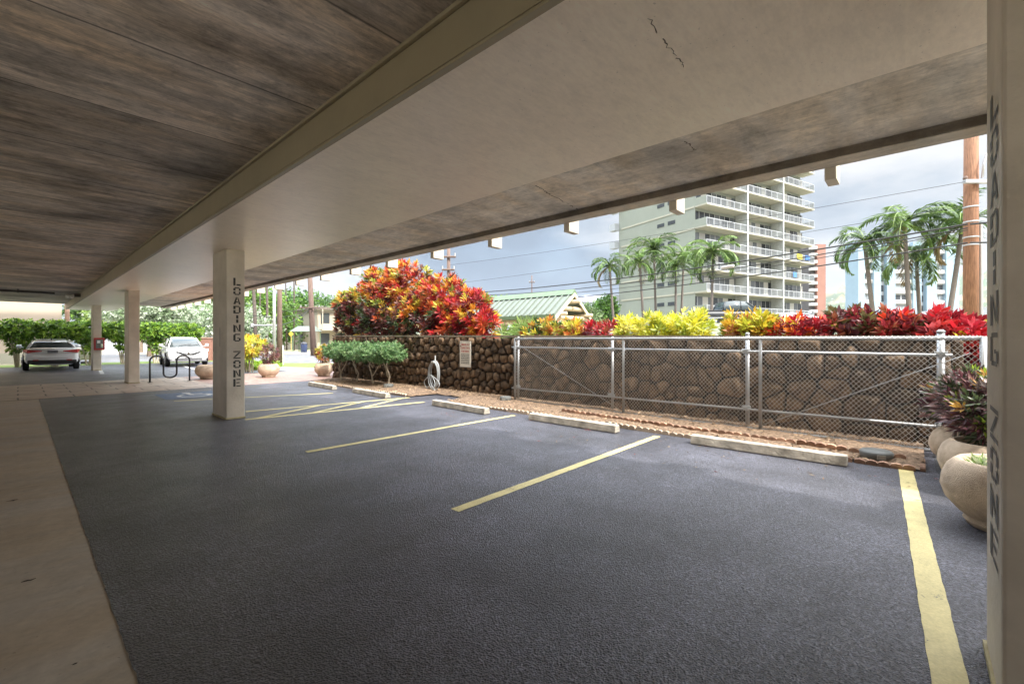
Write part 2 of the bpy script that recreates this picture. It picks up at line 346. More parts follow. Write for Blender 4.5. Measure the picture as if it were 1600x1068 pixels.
sheet('side_asphalt', [(8.6, -9), (.33, -9), (.33, -2.2), (3.8, -1.2), (5.2, -.42), (6.55, -.14), (8.6, -.14)], .004, m_old)
# narrow planting strip of mulch at the foot of the wall, a little mounded
def strip():
    mb = MB(); ny = 150; xs = [6.46, 6.62, 6.9, 7.2, 7.5, 7.85]; hs = [.02, .05, .07, .08, .09, .10]
    for j in range(ny+1):
        y = -.05+14.95*j/ny
        for x, h in zip(xs, hs):
            x2 = x
            if y > 7.9 and y < 9.2: x2 = 7.2+(x-6.46)*.47
            mb.v.append((x2+random.uniform(-.01, .01), y, h+random.uniform(-.012, .014)))
    for j in range(ny):
        for i in range(5):
            a = j*6+i; mb.f.append((a, a+1, a+7, a+6))
    o = mb.build('planting_strip', m_dirt, smooth=True); o['kind'] = 'structure'
strip()
def litter():   # wood chips and pebbles of the mulch: nobody could count them
    mb = MB()
    for _ in range(5200):
        y = random.uniform(-.05, 14.8); x = random.uniform(6.47, 7.72)
        if 7.9 < y < 9.2 and x < 7.2: continue
        s = random.uniform(.006, .022); a = random.uniform(0, PI); z = .03+.05*(x-6.46)+random.uniform(0, .02)
        c, sn = math.cos(a), math.sin(a); l = s*random.uniform(1, 2.4)
        p = [(l*c, l*sn), (-s*.5*sn, s*.5*c), (-l*c, -l*sn), (s*.5*sn, -s*.5*c)]
        mb.add([(x+q[0], y+q[1], z) for q in p]+[(x, y, z+s*.8)], [(0, 1, 4), (1, 2, 4), (2, 3, 4), (3, 0, 4)])
    o = mb.build('mulch_chips', M('chips', (.17, .105, .06), .9, .4, 6, island=.8, col2=(.36, .26, .17))); o['kind'] = 'stuff'
litter()

# painted lines (worn strips lying on the asphalt)
def line(name, a, b, w, mat=None, z=.004, kind='structure'):
    a = Vector(a[:2]); b = Vector(b[:2]); t = (b-a).normalized(); n = Vector((-t.y, t.x)); L_ = (b-a).length; k = max(2, int(L_/.07))
    mb = MB(); rr = random.Random(int(L_*1000))
    for i in range(k+1):
        p = a+t*(L_*i/k)
        for s in (-1, 1): q = p+n*s*(w/2+rr.uniform(-.0025, .0025)); mb.v.append((q.x, q.y, z))
    mb.f = [(2*i, 2*i+2, 2*i+3, 2*i+1) for i in range(k)]
    o = mb.build(name, mat or m_paint); o['kind'] = kind; return o
line('parking_line', (2.1, -.12), (6.42, .10), .12)
line('parking_line', (2.41, 2.82), (6.25, 2.81), .10)
line('parking_line', (2.42, 5.66), (6.2, 5.56), .10)
A0, A1, B0, B1 = Vector(G(383, 655.5)), Vector(G(663, 628)), Vector(G(384, 643)), Vector(G(640, 621))
line('parking_line', A0, A1, .11); line('parking_line', B0, B1, .11)
for t in (.05, .32, .58):
    line('hatch_line', A0.lerp(A1, t), B0.lerp(B1, min(1, t+.36)), .10, z=.0055)
line('parking_line', G(272, 626.5), G(520, 614), .10)
line('parking_line', G(0, 590, 0)+Vector((-1.2, .3, 0)), G(0, 590, 0)+Vector((-1.5, 4, 0)), .15, m_wpaint)
line('parking_line', G(283, 571), G(318, 580), .12, m_wpaint)
line('parking_line', G(156, 577), G(160, 584), .13, m_wpaint)
# wheelchair bay marking: blue square with a white figure
hx, hy = 3.05, 13.75
blue = M('blue_paint', (.09, .13, .20), .6, .25, 8)
sheet('bay_marking', rect(hx-.72, hx+.72, hy-.75, hy+.75), .004, blue)
mb = MB()
def ring(cx, cy, r0, r1, a0, a1, z, n=20):
    for i in range(n):
        t0 = a0+(a1-a0)*i/n; t1 = a0+(a1-a0)*(i+1)/n
        mb.add([(cx+r*math.cos(t), cy+r*math.sin(t), z) for r, t in ((r0, t0), (r1, t0), (r1, t1), (r0, t1))], [(0, 1, 2, 3)])
ring(hx-.05, hy-.2, .28, .37, R(120), R(395), .0065); ring(hx-.08, hy+.5, 0.0, .1, 0, 2*PI, .0065)
def bar(x0, y0, x1, y1, w, z=.0068):
    a = Vector((x0, y0)); b = Vector((x1, y1)); t = (b-a).normalized(); n = Vector((-t.y, t.x))*w/2
    mb.add([(p.x, p.y, z) for p in (a-n, b-n, b+n, a+n)], [(0, 1, 2, 3)])
bar(hx-.08, hy+.38, hx-.06, hy-.05, .1); bar(hx-.06, hy-.05, hx+.24, hy-.08, .09, .0072); bar(hx+.22, hy-.06, hx+.36, hy-.44, .09, .0076); bar(hx-.06, hy+.18, hx+.2, hy+.16, .07, .0076)
mb.build('bay_symbol', m_wpaint)['kind'] = 'structure'

# ------------------------------------------------------------ the building overhead
bld = empty('apartment_building', 'beige concrete building raised on columns over the parking bays, lettered LOADING ZONE', 'building')
m_ceil = ceiling_mat('ceiling_concrete', (.84, .745, .65), 1.22, .62, .6, 3.6, .7, .34)
m_soff = ceiling_mat('painted_soffit', (.90, .785, .64), 0, .05, .6, 2, .33, .02)
m_raw = ceiling_mat('raw_soffit', (.84, .76, .66), 0, .42, 2.2, .6, .8, .2)
m_beam = M('beam_paint', (.36, .305, .20), .45, .07, 2.5, .12, 25)
m_col = M('column_paint', (.60, .53, .43), .5, .10, 2.2, .35, 30, col2=(.66, .59, .49))
m_dark = ceiling_mat('shaded_edge', (.23, .19, .15), 0, .4, 2.5, .5, .8, .3)  # base darkened for shade on the inward edge face, stain noise over it
m_trim = M('building_paint', (.66, .58, .47), .7, .06, 2, .1)
ZS, ZC = 3.0, 3.28
YN, YF = -11.0, 33.0
MB().box(-9, 1.66, YN, YF, ZC, ZC+.3).build('ceiling', m_ceil, bld)
MB().box(1.68, 3.51, YN, YF, ZS, ZS+.4).build('painted_soffit', m_soff, bld)
MB().box(1.66, 1.68, YN, YF, ZS-.0, ZC+.3).build('beam_face', m_beam, bld)
MB().box(1.662, 1.71, YN, YF, ZS-.022, ZS-.001).box(1.63, 1.658, YN, YF, ZC-.03, ZC-.001).build('beam_trim', m_beam, bld, bevel=.004)
MB().box(3.51, 4.62, YN, 27.0, ZS+.004, ZS+.4).build('overhang_slab', m_raw, bld)
MB().box(4.62, 4.64, YN, 27.0, ZS-.06, ZS+.4).build('edge_face', m_dark, bld)
MB().box(4.64, 4.86, YN, 27.0, ZS-.065, ZS+.5).build('edge_lip', ceiling_mat('edge_concrete', (.66, .59, .50), 0, .3, 2.5, .5, .8, .2), bld)
MB().box(-9, 4.84, YN, 27, ZS+.52, 12).box(-9, 3.5, 27.002, YF, ZC+.31, 12).build('upper_storeys', m_trim, bld)
f0 = MB().box(4.865, 5.09, -.045, .045, 0, .56).build('edge_block', m_trim, bld, bevel=.006, loc=(0, -.85, 2.83))
for k in range(1, 20):
    c = f0.copy(); COL.objects.link(c); c.location = (0, -.85+1.43*k, 2.83)
for (x, y) in ((-1.9, 33.05), (-.75, 33.05)):
    MB().box(x-.05, x+.05, y, y+.2, 3.05 if x < -1 else 2.95, 3.7).build('edge_block', m_dark, bld)
MB().box(-9.2, -9, YN, YF, 3.0, 12).box(-9.2, -9, YN, YF, 0, 1.1).build('back_wall', m_trim, bld)
for yb_c in (-10.8, -1, 9, 18.8, 27.9): MB().box(-8.9, -8.6, yb_c, yb_c+.8, 0, ZC).build('column', m_col, bld, bevel=.012)
MB().box(-9, 1.6, YN-.2, YN, 3.0, 12).build('end_wall', m_trim, bld)
# hairline cracks in the soffit: thin recessed-looking filler strips
def crack(pts, w=.006):
    mb = MB()
    pp = []
    for i in range(len(pts)-1):
        a = Vector(pts[i]); b = Vector(pts[i+1]); n = 14
        for k in range(n): pp.append(a.lerp(b, k/n)+Vector((random.uniform(-.012, .012), random.uniform(-.012, .012))))
    for i in range(len(pp)-1):
        if random.random() < .12: continue
        t = (pp[i+1]-pp[i]).normalized(); n_ = Vector((-t.y, t.x))*w*random.uniform(.3, 1)
        q = [pp[i]-n_, pp[i+1]-n_, pp[i+1]+n_, pp[i]+n_]; mb.add([(v.x, v.y, ZS-.0015) for v in q], [(0, 3, 2, 1)])
    mb.build('crack', M('crack_dark', (.10, .07, .05), .9), bld)['kind'] = 'stuff'
def S(u, v, z=ZS): d = FPX*(z-EYE)/(531-v); p = C((u-800)/FPX*d, d); return (p.x, p.y)
crack([S(1008, 18), S(1045, 75), S(1070, 106)], .004); crack([S(838, 290), S(862, 305), S(905, 328)], .008); crack([S(1070, 220), S(1088, 236)], .006)

# stencil letters as thin raised paint: strokes in a .75 x 1 cell
TH = .21
GL = {
 'L': [(0, 0, TH, 1), (TH+.09, 0, .7, TH)],
 'O': [(0, .12, TH, .44), (0, .56, TH, .88), (.53, .12, .7, .44), (.53, .56, .7, .88), (.12, .86, .58, 1), (.12, 0, .58, .14)],
 'D': [(0, 0, TH, .44), (0, .56, TH, 1), (TH, .86, .55, 1), (TH, 0, .55, .14), (.53, .12, .7, .88)],
 'I': [(.27, 0, .27+TH, .45), (.27, .55, .27+TH, 1)],
 'G': [(0, .12, TH, .88), (.12, .86, .66, 1), (.12, 0, .58, .14), (.53, .1, .7, .45), (.38, .38, .53, .5)],
 'E': [(0, 0, TH, 1), (TH+.08, .86, .7, 1), (TH+.08, .43, .6, .57), (TH+.08, 0, .7, .14)],
}
GQ = {
 'A': [[(0, 0), (TH, 0), (.36, .72), (.29, 1), (.27, 1)], [(.43, 1), (.41, 1), (.40, .78), (.53, 0), (.7, 0)], [(.24, .22), (.46, .22), (.44, .36), (.27, .36)]],
 'N': [[(0, 0), (TH, 0), (TH, .86), (0, 1)], [(.53, .14), (.7, 0), (.7, 1), (.53, 1)], [(TH+.03, .98), (TH+.03, .68), (.50, .02), (.50, .32)]],
 'Z': [[(0, .86), (.7, .86), (.7, 1), (0, 1)], [(0, 0), (.7, 0), (.7, .14), (0, .14)], [(0, .19), (.2, .19), (.7, .81), (.5, .81)]],
}
def lettering(words_, h, w, pitch, ztop, place, parent, m=None):
    m = m or M('stencil_paint', (.035, .033, .03), .6, .2, 10); z = ztop
    for word in words_.split():
        mb = MB()
        for ch in word:
            polys = [[(a, b), (c, b), (c, d), (a, d)] for a, b, c, d in GL.get(ch, [])]+GQ.get(ch, [])
            for p in polys:
                vs = [place((x/.7-.5)*w, z-h+y*h) for x, y in p]; mb.add(vs, [tuple(range(len(vs)))])
            z -= pitch
        mb.build('lettering', m, parent); z -= pitch*.85
def column(y0, w, letters, x=2.45, dpt=.82, lw=.115):
    c = MB().box(x, x+w, y0, y0+dpt, 0, ZS+.001).build('column', m_col, bld, bevel=.012)
    MB().box(x-.012, x+w+.012, y0-.012, y0+dpt+.012, .006, .035).build('base_grout', M('grout', (.42, .36, .2), .8, .3, 9), c)
    if letters == 'near':
        lettering('LOADING ZONE', .135, lw, .165, 2.5, lambda a, z: (x+w/2+.02+a, y0-.002, z), c)
    if letters == 'far':
        lettering('LOADING ZONE', .135, lw, .165, 2.42, lambda a, z: (x+w/2-.03-a, y0+dpt+.002, z), c, M('faded_stencil', (.13, .125, .12), .6, .25, 10))
    return c
c1 = column(-1.05, .50, 'far', lw=.25)
c2 = column(8.97, .29, 'near'); c3 = column(18.75, .28, None, 2.38); c4 = column(27.9, .29, None, 2.3, .8)
# slit opening in the second column's side
MB().box(2.4485, 2.4495, 9.33, 9.345, 1.28, 1.62).build('slit', M('slit_dark', (.05, .045, .04), .9), c2)

# conduit and lamp on the ceiling at the far end
Yc = 24.6
pipe = MB().tube([(-8.8, Yc, 3.2), (-.2, Yc, 3.2), (.95, Yc, 3.2)], .04, 8).build('ceiling_pipe', M('pipe_black', (.03, .028, .026), .6), smooth=True)
for x in (-6, -3, 0): MB().box(x-.02, x+.02, Yc-.05, Yc+.05, 3.15, 3.281).build('bracket', MATS['pipe_black'], pipe)
tag(pipe, 'black pipe running across the underside of the ceiling at the far end', 'pipe')
lf = empty('flood_light', 'small white twin flood light on the beam beside the end of the black pipe', 'light', (1.45, Yc-.15, 3.12))
MB().box(.03, .21, -.05, .05, -.03, .1).build('mount', M('fix_dark', (.08, .07, .06), .5), lf, bevel=.01)
MB().tube([(0, 0, 0), (-.14, -.03, -.04), (-.2, -.04, -.05)], [.03, .07, .075], 12).build('lamp_head', M('fix_white', (.75, .73, .68), .4), lf, smooth=True)
MB().tube([(.0, -.02, .02), (-.05, -.16, -.04), (-.08, -.22, -.06)], [.03, .07, .075], 12).build('lamp_head', MATS['fix_white'], lf, smooth=True)

# red fire extinguisher cabinet on the fourth column
fc = empty('extinguisher_cabinet', 'red fire extinguisher cabinet mounted on the fourth column', 'cabinet', (2.36, 27.89, 1.22))
red = M('cabinet_red', (.48, .035, .035), .4, .1)
MB().box(-.04, .32, -.2, 0, -.28, .28).build('case', red, fc, bevel=.01)
MB().box(.02, .26, -.215, -.2, -.2, .2).build('window', M('cab_glass', (.15, .16, .15), .15), fc)
MB().box(.06, .17, -.222, -.216, .03, .16).build('notice', M('white_card', (.8, .8, .78), .6), fc)
MB().lathe([(.04, 0), (.05, .02), (.05, .14), (.02, .18)], (.2, -.225, -.17), 12).build('extinguisher', M('ext', (.55, .6, .45), .4), fc, smooth=True)

# ------------------------------------------------------------ lava rock wall
wall = empty('stone_wall', 'lava rock wall with thin concrete cap along the parking bays', 'wall')
XW, Y0, Y1 = 7.78, -.31, 15.85
def top(y): return 1.455+.0075*y
m_stone = M('lava_rock', (.060, .037, .022), .9, .45, 9, 1.0, 18, island=.5, col2=(.135, .086, .050))
m_mort = M('mortar_dark', (.045, .036, .03), .95, .3, 8, .6)
co = MB(); co.extr([(XW, -.05), (XW+.26, -.05), (XW+.26, 1.41), (XW, 1.41)], Y0, Y1, 'y')
co.build('wall_core', m_mort, wall)
cp = MB()
n = 60
for i in range(n):
    a = Y0-.02+(Y1-Y0+.04)*i/n; b = Y0-.02+(Y1-Y0+.04)*(i+1)/n
    q = []
    for y in (a, b):
        for x, z in ((XW-.07, top(y)-.045), (XW+.3, top(y)-.045), (XW+.3, top(y)), (XW-.07, top(y))): q.append((x, y, z))
    cp.add(q, [(0, 1, 5, 4), (1, 2, 6, 5), (2, 3, 7, 6), (3, 0, 4, 7)]+([(0, 3, 2, 1)] if i == 0 else [])+([(4, 5, 6, 7)] if i == n-1 else []))
cp.build('cap', M('cap_concrete', (.27, .23, .18), .85, .25, 5, .5), wall)
def voronoi(w, h, size):
    pts = []; rows = int(h/size*1.12); 
    rr = random.Random(5); y = 0
    for r_ in range(rows):
        x = rr.uniform(0, size)
        while x < w:
            s = size
            if x < 9 or rr.random() < .62: pts.append((x, (r_+.5)/rows*h+rr.uniform(-.36, .36)*h/rows))
            x += s*rr.uniform(.6, 1.5)
    cells = []
    for i, p in enumerate(pts):
        R_ = size*3.2; poly = [(max(0, p[0]-R_), 0), (min(w, p[0]+R_), 0), (min(w, p[0]+R_), h), (max(0, p[0]-R_), h)]
        for j, q in enumerate(pts):
            if i == j or abs(q[0]-p[0]) > 2*R_: continue
            mx, my = (p[0]+q[0])/2, (p[1]+q[1])/2; nx, ny = q[0]-p[0], q[1]-p[1]; out = []
            for k in range(len(poly)):
                a, b = poly[k], poly[(k+1) % len(poly)]; da = (a[0]-mx)*nx+(a[1]-my)*ny; db = (b[0]-mx)*nx+(b[1]-my)*ny
                if da <= 0: out.append(a)
                if (da < 0 < db) or (db < 0 < da): t = da/(da-db); out.append((a[0]+(b[0]-a[0])*t, a[1]+(b[1]-a[1])*t))
            poly = out
            if len(poly) < 3: break
        if len(poly) >= 3: cells.append(poly)
    return cells
def stones():
    mb = MB(); rr = random.Random(9); L_ = Y1-Y0
    for poly in voronoi(L_, 1.40, .215):
        cx = sum(p[0] for p in poly)/len(poly); cy = sum(p[1] for p in poly)/len(poly)
        # shrink for the joint, subdivide the outline and roughen it
        pl = []
        for k in range(len(poly)):
            a, b = poly[k], poly[(k+1) % len(poly)]; l = math.hypot(b[0]-a[0], b[1]-a[1]); m_ = max(1, int(l/.05))
            if l < .015: continue
            for t in range(m_): pl.append((a[0]+(b[0]-a[0])*(t+.5)/m_, a[1]+(b[1]-a[1])*(t+.5)/m_))
        if len(pl) < 4: continue
        n = len(pl); pr = rr.uniform(.055, .115); tx, ty = rr.uniform(-.22, .22), rr.uniform(-.22, .22); o = len(mb.v)
        rad = sum(math.hypot(p[0]-cx, p[1]-cy) for p in pl)/n
        for (s, dd) in ((1-.015/rad, 0), (1-.021/rad, .45), (.80, .80), (.46, 1.0)):
            for p in pl:
                x = cx+(p[0]-cx)*s; y = cy+(p[1]-cy)*s
                if dd > 0: x += rr.uniform(-.009, .009); y += rr.uniform(-.009, .009)
                d = pr*dd+((x-cx)*tx+(y-cy)*ty)*dd+rr.uniform(-.010, .010)*(dd > 0)
                yy = Y1-x; zz = y+.0; zz = zz*(top(yy)-.045)/1.40
                mb.v.append((XW-max(.002, d), yy, zz))
        mb.v.append((XW-pr, Y1-cx, cy*(top(Y1-cx)-.045)/1.40))
        for q in range(3):
            for k in range(n): mb.f.append((o+q*n+k, o+q*n+(k+1) % n, o+(q+1)*n+(k+1) % n, o+(q+1)*n+k))
        for k in range(n): mb.f.append((o+3*n+k, o+3*n+(k+1) % n, o+4*n))
    ob = mb.build('stonework', m_stone, wall, smooth=False)
    ob.data.polygons.foreach_set('use_smooth', [True]*len(ob.data.polygons))
stones()
# stepped end of the wall toward the gate opening
MB().box(XW-.05, XW+.28, Y0-.1, Y0-.002, 0, 1.40).build('wall_end', m_stone, wall, bevel=.03)

# ------------------------------------------------------------ chain link sliding gate + posts
galv = M('galvanised_steel', (.38, .39, .40), .42, .14, 5, 0, metal=.75)
galvd = M('chain_wire', (.44, .41, .37), .5, .1, 5, metal=.5)
XG = 7.38
gate = empty('sliding_gate', 'long galvanised chain link gate in front of the stone wall', 'gate', (0, 0, 0))
ya, yb = -.55, 6.6; zb, zt = .075, 1.42
def pipe_(name, pts, r, parent, mat=galv, n=8): return MB().tube(pts, r, n).build(name, mat, parent, smooth=True)
pipe_('top_rail', [(XG, ya, zt), (XG, yb, zt)], .024, gate); pipe_('bottom_rail', [(XG, ya, zb), (XG, yb, zb)], .022, gate)
y1_, y2_ = YatX(974, XG), YatX(1188, XG)
for y in (ya, y2_, y1_, yb): pipe_('frame_post', [(XG, y, zb-.02), (XG, y, zt+.02)], .024 if y != ya else .034, gate)
pipe_('brace_rod', [(XG-.005, yb-.05, 1.33), (XG-.005, y1_+.05, .12)], .006, gate); pipe_('brace_rod', [(XG-.005, y2_-.03, .15), (XG-.005, ya+.1, 1.25)], .006, gate)
def mesh_fabric():
    mb = MB(); s = .057; x = XG-.022; h = zt+.035-zb; k = int((yb-ya+h)/s)+1; r = .0024
    asp = 1.12
    for fam in (1, -1):
        for i in range(-2, k+30):
            # straight diagonal wire clipped to the panel
            y0 = ya+i*s if fam == 1 else ya+i*s-h/asp
            p, q = (y0, zb), (y0+fam*(-h/asp), zb+h)
            if fam == -1: p, q = (y0, zb), (y0+h/asp, zb+h)
            (yp, zp), (yq, zq) = p, q
            t0, t1 = 0.0, 1.0
            dy = yq-yp
            for lim, sg in ((ya, 1), (yb, -1)):
                a = (yp-lim)*sg; b = (yq-lim)*sg
                if a < 0 and b < 0: t0 = 2; break
                if a < 0: t0 = max(t0, a/(a-b))
                elif b < 0: t1 = min(t1, a/(a-b))
            if t0 >= t1: continue
            P0 = (x-.003*fam, yp+dy*t0, zp+(zq-zp)*t0); P1 = (x-.003*fam, yp+dy*t1, zp+(zq-zp)*t1)
            mb.tube([P0, P1], r, 4, cap=False)
    mb.build('chain_mesh', galvd, gate)
mesh_fabric()
XP = 7.52
def fpost(u, lab, big=.03, h=1.48, x=XP):
    y = YatX(u, x); o = empty('fence_post', lab, 'post', (x, y, 0), 0, 'round steel posts behind the gate')
    MB().tube([(0, 0, -.05), (0, 0, h)], big, 12).build('post', galv, o, smooth=True)
    MB().lathe([(big*1.15, h), (big*1.1, h+.02), (big*.5, h+.035)], n=12).build('post_cap', galv, o, smooth=True)
    for z in (.36, 1.22):
        MB().box(-.13, .04, -.035, .035, z-.022, z+.022).tube([(-.06, -.06, z+.03), (-.06, .06, z+.03)], .014, 8).build('clamp', galv, o)
    return y
p1 = fpost(810, 'slim steel post left of the gate, clear of the mesh', .024, 1.44); p2 = fpost(957, 'steel post behind the mesh nearest the left end of the gate', .026, 1.43)
p3 = fpost(1168, 'steel post behind the middle of the gate mesh', .03); p4 = fpost(1470, 'thick steel post behind the right end of the mesh', .038, 1.49)
rl = empty('gate_track', 'pair of horizontal steel rails carrying the gate behind its mesh', 'rail', (XP-.08, 0, 0))
pipe_('rail', [(0, p4-.1, 1.22), (0, p1+.12, 1.24)], .017, rl); pipe_('rail', [(0, p4-.1, .36), (0, p1+.12, .33)], .017, rl)

# ------------------------------------------------------------ wheel stops
def stop_mb():
    s = random.Random(3); return MB().extr([(0, 0), (.155, 0), (.135, .115), (.02, .115)], 0, 1.7, 'y')
m_stop = M('stop_concrete', (.34, .30, .24), .85, .4, 3.5, .7, 40, col2=(.52, .47, .39))
stops = [(6.12, 6.06, .58, 'pale concrete wheel stop nearest the camera, in front of the gate'), (6.0, 6.0, 3.36, 'concrete wheel stop at the left half of the gate'),
         (5.86, 6.0, 6.02, 'concrete wheel stop just right of the coiled hose'), (5.9, 6.0, 9.45, 'concrete wheel stop in front of the clipped shrubs'), (5.9, 6.0, 12.15, 'farthest concrete wheel stop, beside the corner of the wall')]
s0 = None
for i, (x0, x1, y, lab) in enumerate(stops):
    if s0 is None: o = s0 = stop_mb().build('wheel_stop', m_stop, bevel=.012)
    else: o = s0.copy(); COL.objects.link(o)
    o.location = (x0, y, .004); o.rotation_euler = (0, 0, -math.atan((x1-x0)/1.7)*.6); tag(o, lab, 'wheel stop', 'concrete wheel stops along the wall')

# ------------------------------------------------------------ scalloped terracotta edging
m_terra = M('terracotta', (.25, .135, .09), .85, .3, 8, .5, 60, island=.3, col2=(.36, .22, .15))
m_pale = M('pale_edging', (.46, .36, .27), .85, .25, 8, .5, 60)
def edging_mesh(n=5):
    mb = MB(); w = .105
    for i in range(n):
        pts = [(i*w, 0), ((i+1)*w-.004, 0)]+[(i*w+w/2+(w/2-.002)*math.cos(a), .05+.035*math.sin(a)) for a in (0.2, .8, 1.57, 2.34, 2.94)]
        mb.extr([(p[0], p[1]) for p in pts], 0, .045, 'x')
    return mb
e0 = {}
def edging(x, y, ang, mat, lab, z=0):
    key = mat.name
    if key not in e0: o = e0[key] = edging_mesh().build('scalloped_edging', mat)
    else: o = e0[key].copy(); COL.objects.link(o)
    o.location = (x+random.uniform(-.012, .012), y, z+random.uniform(-.012, .0)); o.rotation_euler = (random.uniform(-.02, .02), random.uniform(-.12, .12), ang+random.uniform(-.02, .02)); o.scale = (1, 1, .8); tag(o, lab, 'edging', 'scalloped edging along the planting strip')
ordn = ['first', 'second', 'third', 'fourth', 'fifth', 'sixth', 'seventh', 'eighth', 'ninth', 'tenth', 'eleventh', 'twelfth']
for i in range(12):
    edging(6.42+random.uniform(-.008, .008), .02+.54*i, 0, m_pale if i > 2 else m_terra, '%s piece of scalloped edging from the right, along the asphalt' % ordn[i])
for i in range(9):
    edging(6.72+.012*i, .10+.54*i, -.02, m_terra, '%s red scalloped edging piece from the right, in the back row below the gate' % ordn[i], .05)
for i in range(6):
    edging(6.44, 9.4+.54*i, 0, m_pale, '%s piece of low edging in front of the clipped shrubs, counted from the hose' % ordn[i])
edging(6.98, -.06, R(90), m_terra, 'short red edging piece closing the right end of the planting strip')

# grey valve box covers in the mulch
def vbox(x, y, z, lab, s=1.0):
    o = empty('landscape_light', lab, 'ground light', (x, y, z), R(20), 'grey box lights set in the planting strip')
    MB().lathe([(.12*s, -.05), (.15*s, .0), (.16*s, .055), (.14*s, .075), (.02, .082)], n=24).build('housing', M('plastic_grey', (.13, .135, .13), .6, .1), o, smooth=True)
    MB().box(-.165*s, -.14*s, -.04, .04, 0, .05).build('lens', M('lens_grey', (.3, .3, .28), .3), o)
vbox(6.68, .36, .05, 'round grey box light at the right end of the mulch'); vbox(7.25, YatX(790, 7.25), .08, 'round grey box light at the foot of the wall left of the gate', .8); vbox(7.05, YatX(607, 7.05), .08, 'round grey box light beside the clipped shrubs', .9)

# ------------------------------------------------------------ wall sign
def text_mesh(txt, size, mat, parent, loc, rot, name='text', sx=1.0, bold=0):
    cu = bpy.data.curves.new('t', 'FONT'); cu.body = txt; cu.size = size; cu.align_x = 'CENTER'; cu.align_y = 'CENTER'; cu.offset = bold
    to = bpy.data.objects.new('t', cu); COL.objects.link(to); bpy.context.view_layer.update()
    me = bpy.data.meshes.new_from_object(to.evaluated_get(bpy.context.evaluated_depsgraph_get()))
    bpy.data.objects.remove(to); me.materials.clear(); me.materials.append(mat)
    o = bpy.data.objects.new(name, me); COL.objects.link(o); o.parent = parent; o.location = loc; o.rotation_euler = rot; o.scale = (sx, 1, 1); return o
ys = YatX(727, 7.66)
sg = empty('parking_sign', 'white wall sign reading LOADING ZONE & STORE PARKING in red letters', 'sign', (7.66, ys, 1.04))
MB().box(-.006, .006, -.21, .21, -.33, .33).build('panel', M('sign_white', (.70, .66, .58), .5, .05), sg, bevel=.003)
MB().box(-.0085, -.0065, -.205, -.196, -.325, .325).box(-.0085, -.0065, .196, .205, -.325, .325).box(-.0085, -.0065, -.196, .196, .316, .325).box(-.0085, -.0065, -.196, .196, -.325, -.316).build('border', M('sign_grey', (.5, .47, .42), .6), sg)
sr = M('sign_red', (.48, .07, .05), .6); sk = M('sign_black', (.06, .06, .05), .6)
rot = (R(90), 0, R(-90))
for i, t in enumerate(['15 MINUTES ONLY', 'LOADING ZONE &', 'STORE PARKING']):
    text_mesh(t, .068, sr, sg, (-.0095, 0, .24-.085*i), rot, 'text', .60, .0018)
for i, t in enumerate(['ALL UNAUTHORIZED VEHICLES', 'WILL BE TOWED AWAY AT OWNERS', 'EXPENSE AND RISK PURSUANT', 'TO PARKING REGULATIONS', 'ENFORCED AT ALL TIMES']):
    pass
for i in range(6):       # lines too small to read in the photograph: short dashes of the same length
    mb = MB(); y = -.15; rr = random.Random(i)
    while y < .14:
        w = rr.uniform(.02, .06); mb.box(-.0105, -.0085, -min(.155, y+w), -y, -.015-.045*i, .004-.045*i); y += w+.012
    mb.build('text', sk, sg)

# ------------------------------------------------------------ coiled hose
hs = empty('garden_hose', 'grey garden hose coiled on a bracket against the stone wall', 'hose', (7.55, YatX(681, 7.55), 0))
m_hose = M('hose_grey', (.36, .38, .39), .45, .1)
def hose():
    mb = MB(); pts = []; n = 26
    for i in range(5*n+1):
        a = 2*PI*i/n; k = i//n
        pts.append((-.02-.018*k+.01*math.sin(a*1.3), (.185+.012*(k % 3))*math.sin(a)+.004*k, .50+(.335+.015*((k*2) % 3))*math.cos(a)-.01*k))
    mb.tube(pts, .012, 7)
    for (a, b, c) in ((-.36, .28, -.05), (.34, .25, .02), (-.2, .16, -.1)):
        pp = []
        for i in range(20):
            t = i/19; pp.append((-.12+c*t, a*math.sin(PI*t)*1.0+.05*(1-t), .45*(1-t)**1.3+.014+.04*math.sin(PI*t)))
        mb.tube(pp, .012, 7)
    pp = [(-.16+.05*math.cos(t), .3*math.cos(t)+.02, .016+.16*abs(math.sin(t))**2) for t in np.linspace(0, PI, 20)]
    mb.tube(pp, .012, 7)
    mb.build('coil', m_hose, hs, smooth=True)
    MB().tube([(-.02, 0, .98), (-.02, 0, .82), (-.09, 0, .80)], .016, 8).box(-.12, 0, -.05, .05, .80, .83).build('bracket', M('bracket_white', (.6, .6, .58), .5), hs)
hose()

# dark chips and drips on the walkway, leaf litter along the strip
for (u, v, r) in ((22, 780, .035), (45, 905, .03), (118, 1034, .012), (140, 700, .014)):
    g = G(u, v); n = 11; sheet('floor_stain', [(g.x+r*random.uniform(.3, 1.5)*math.cos(2*PI*i/n), g.y+.7*r*random.uniform(.3, 1.3)*math.sin(2*PI*i/n)) for i in range(n)], -.0035, M('stain_dark', (.06, .05, .04), .9))
n = 260; O = np.stack([RNG.uniform(4.9, 6.5, n)+RNG.normal(0, .1, n), RNG.uniform(-.3, 14.5, n), np.full(n, .012)], 1); D = np.stack([RNG.normal(0, 1, n), RNG.normal(0, 1, n), RNG.normal(0, .08, n)], 1)
lo_ = leaves('leaf_litter', None, O, D, np.array([[0, 0, 1.0]]*n)+RNG.normal(0, .2, (n, 3)), RNG.uniform(.02, .06, n), RNG.uniform(.008, .02, n), pick([(.25, .14, .06), (.35, .24, .1), (.15, .08, .04), (.3, .05, .03)], n), .0); lo_['kind'] = 'stuff'
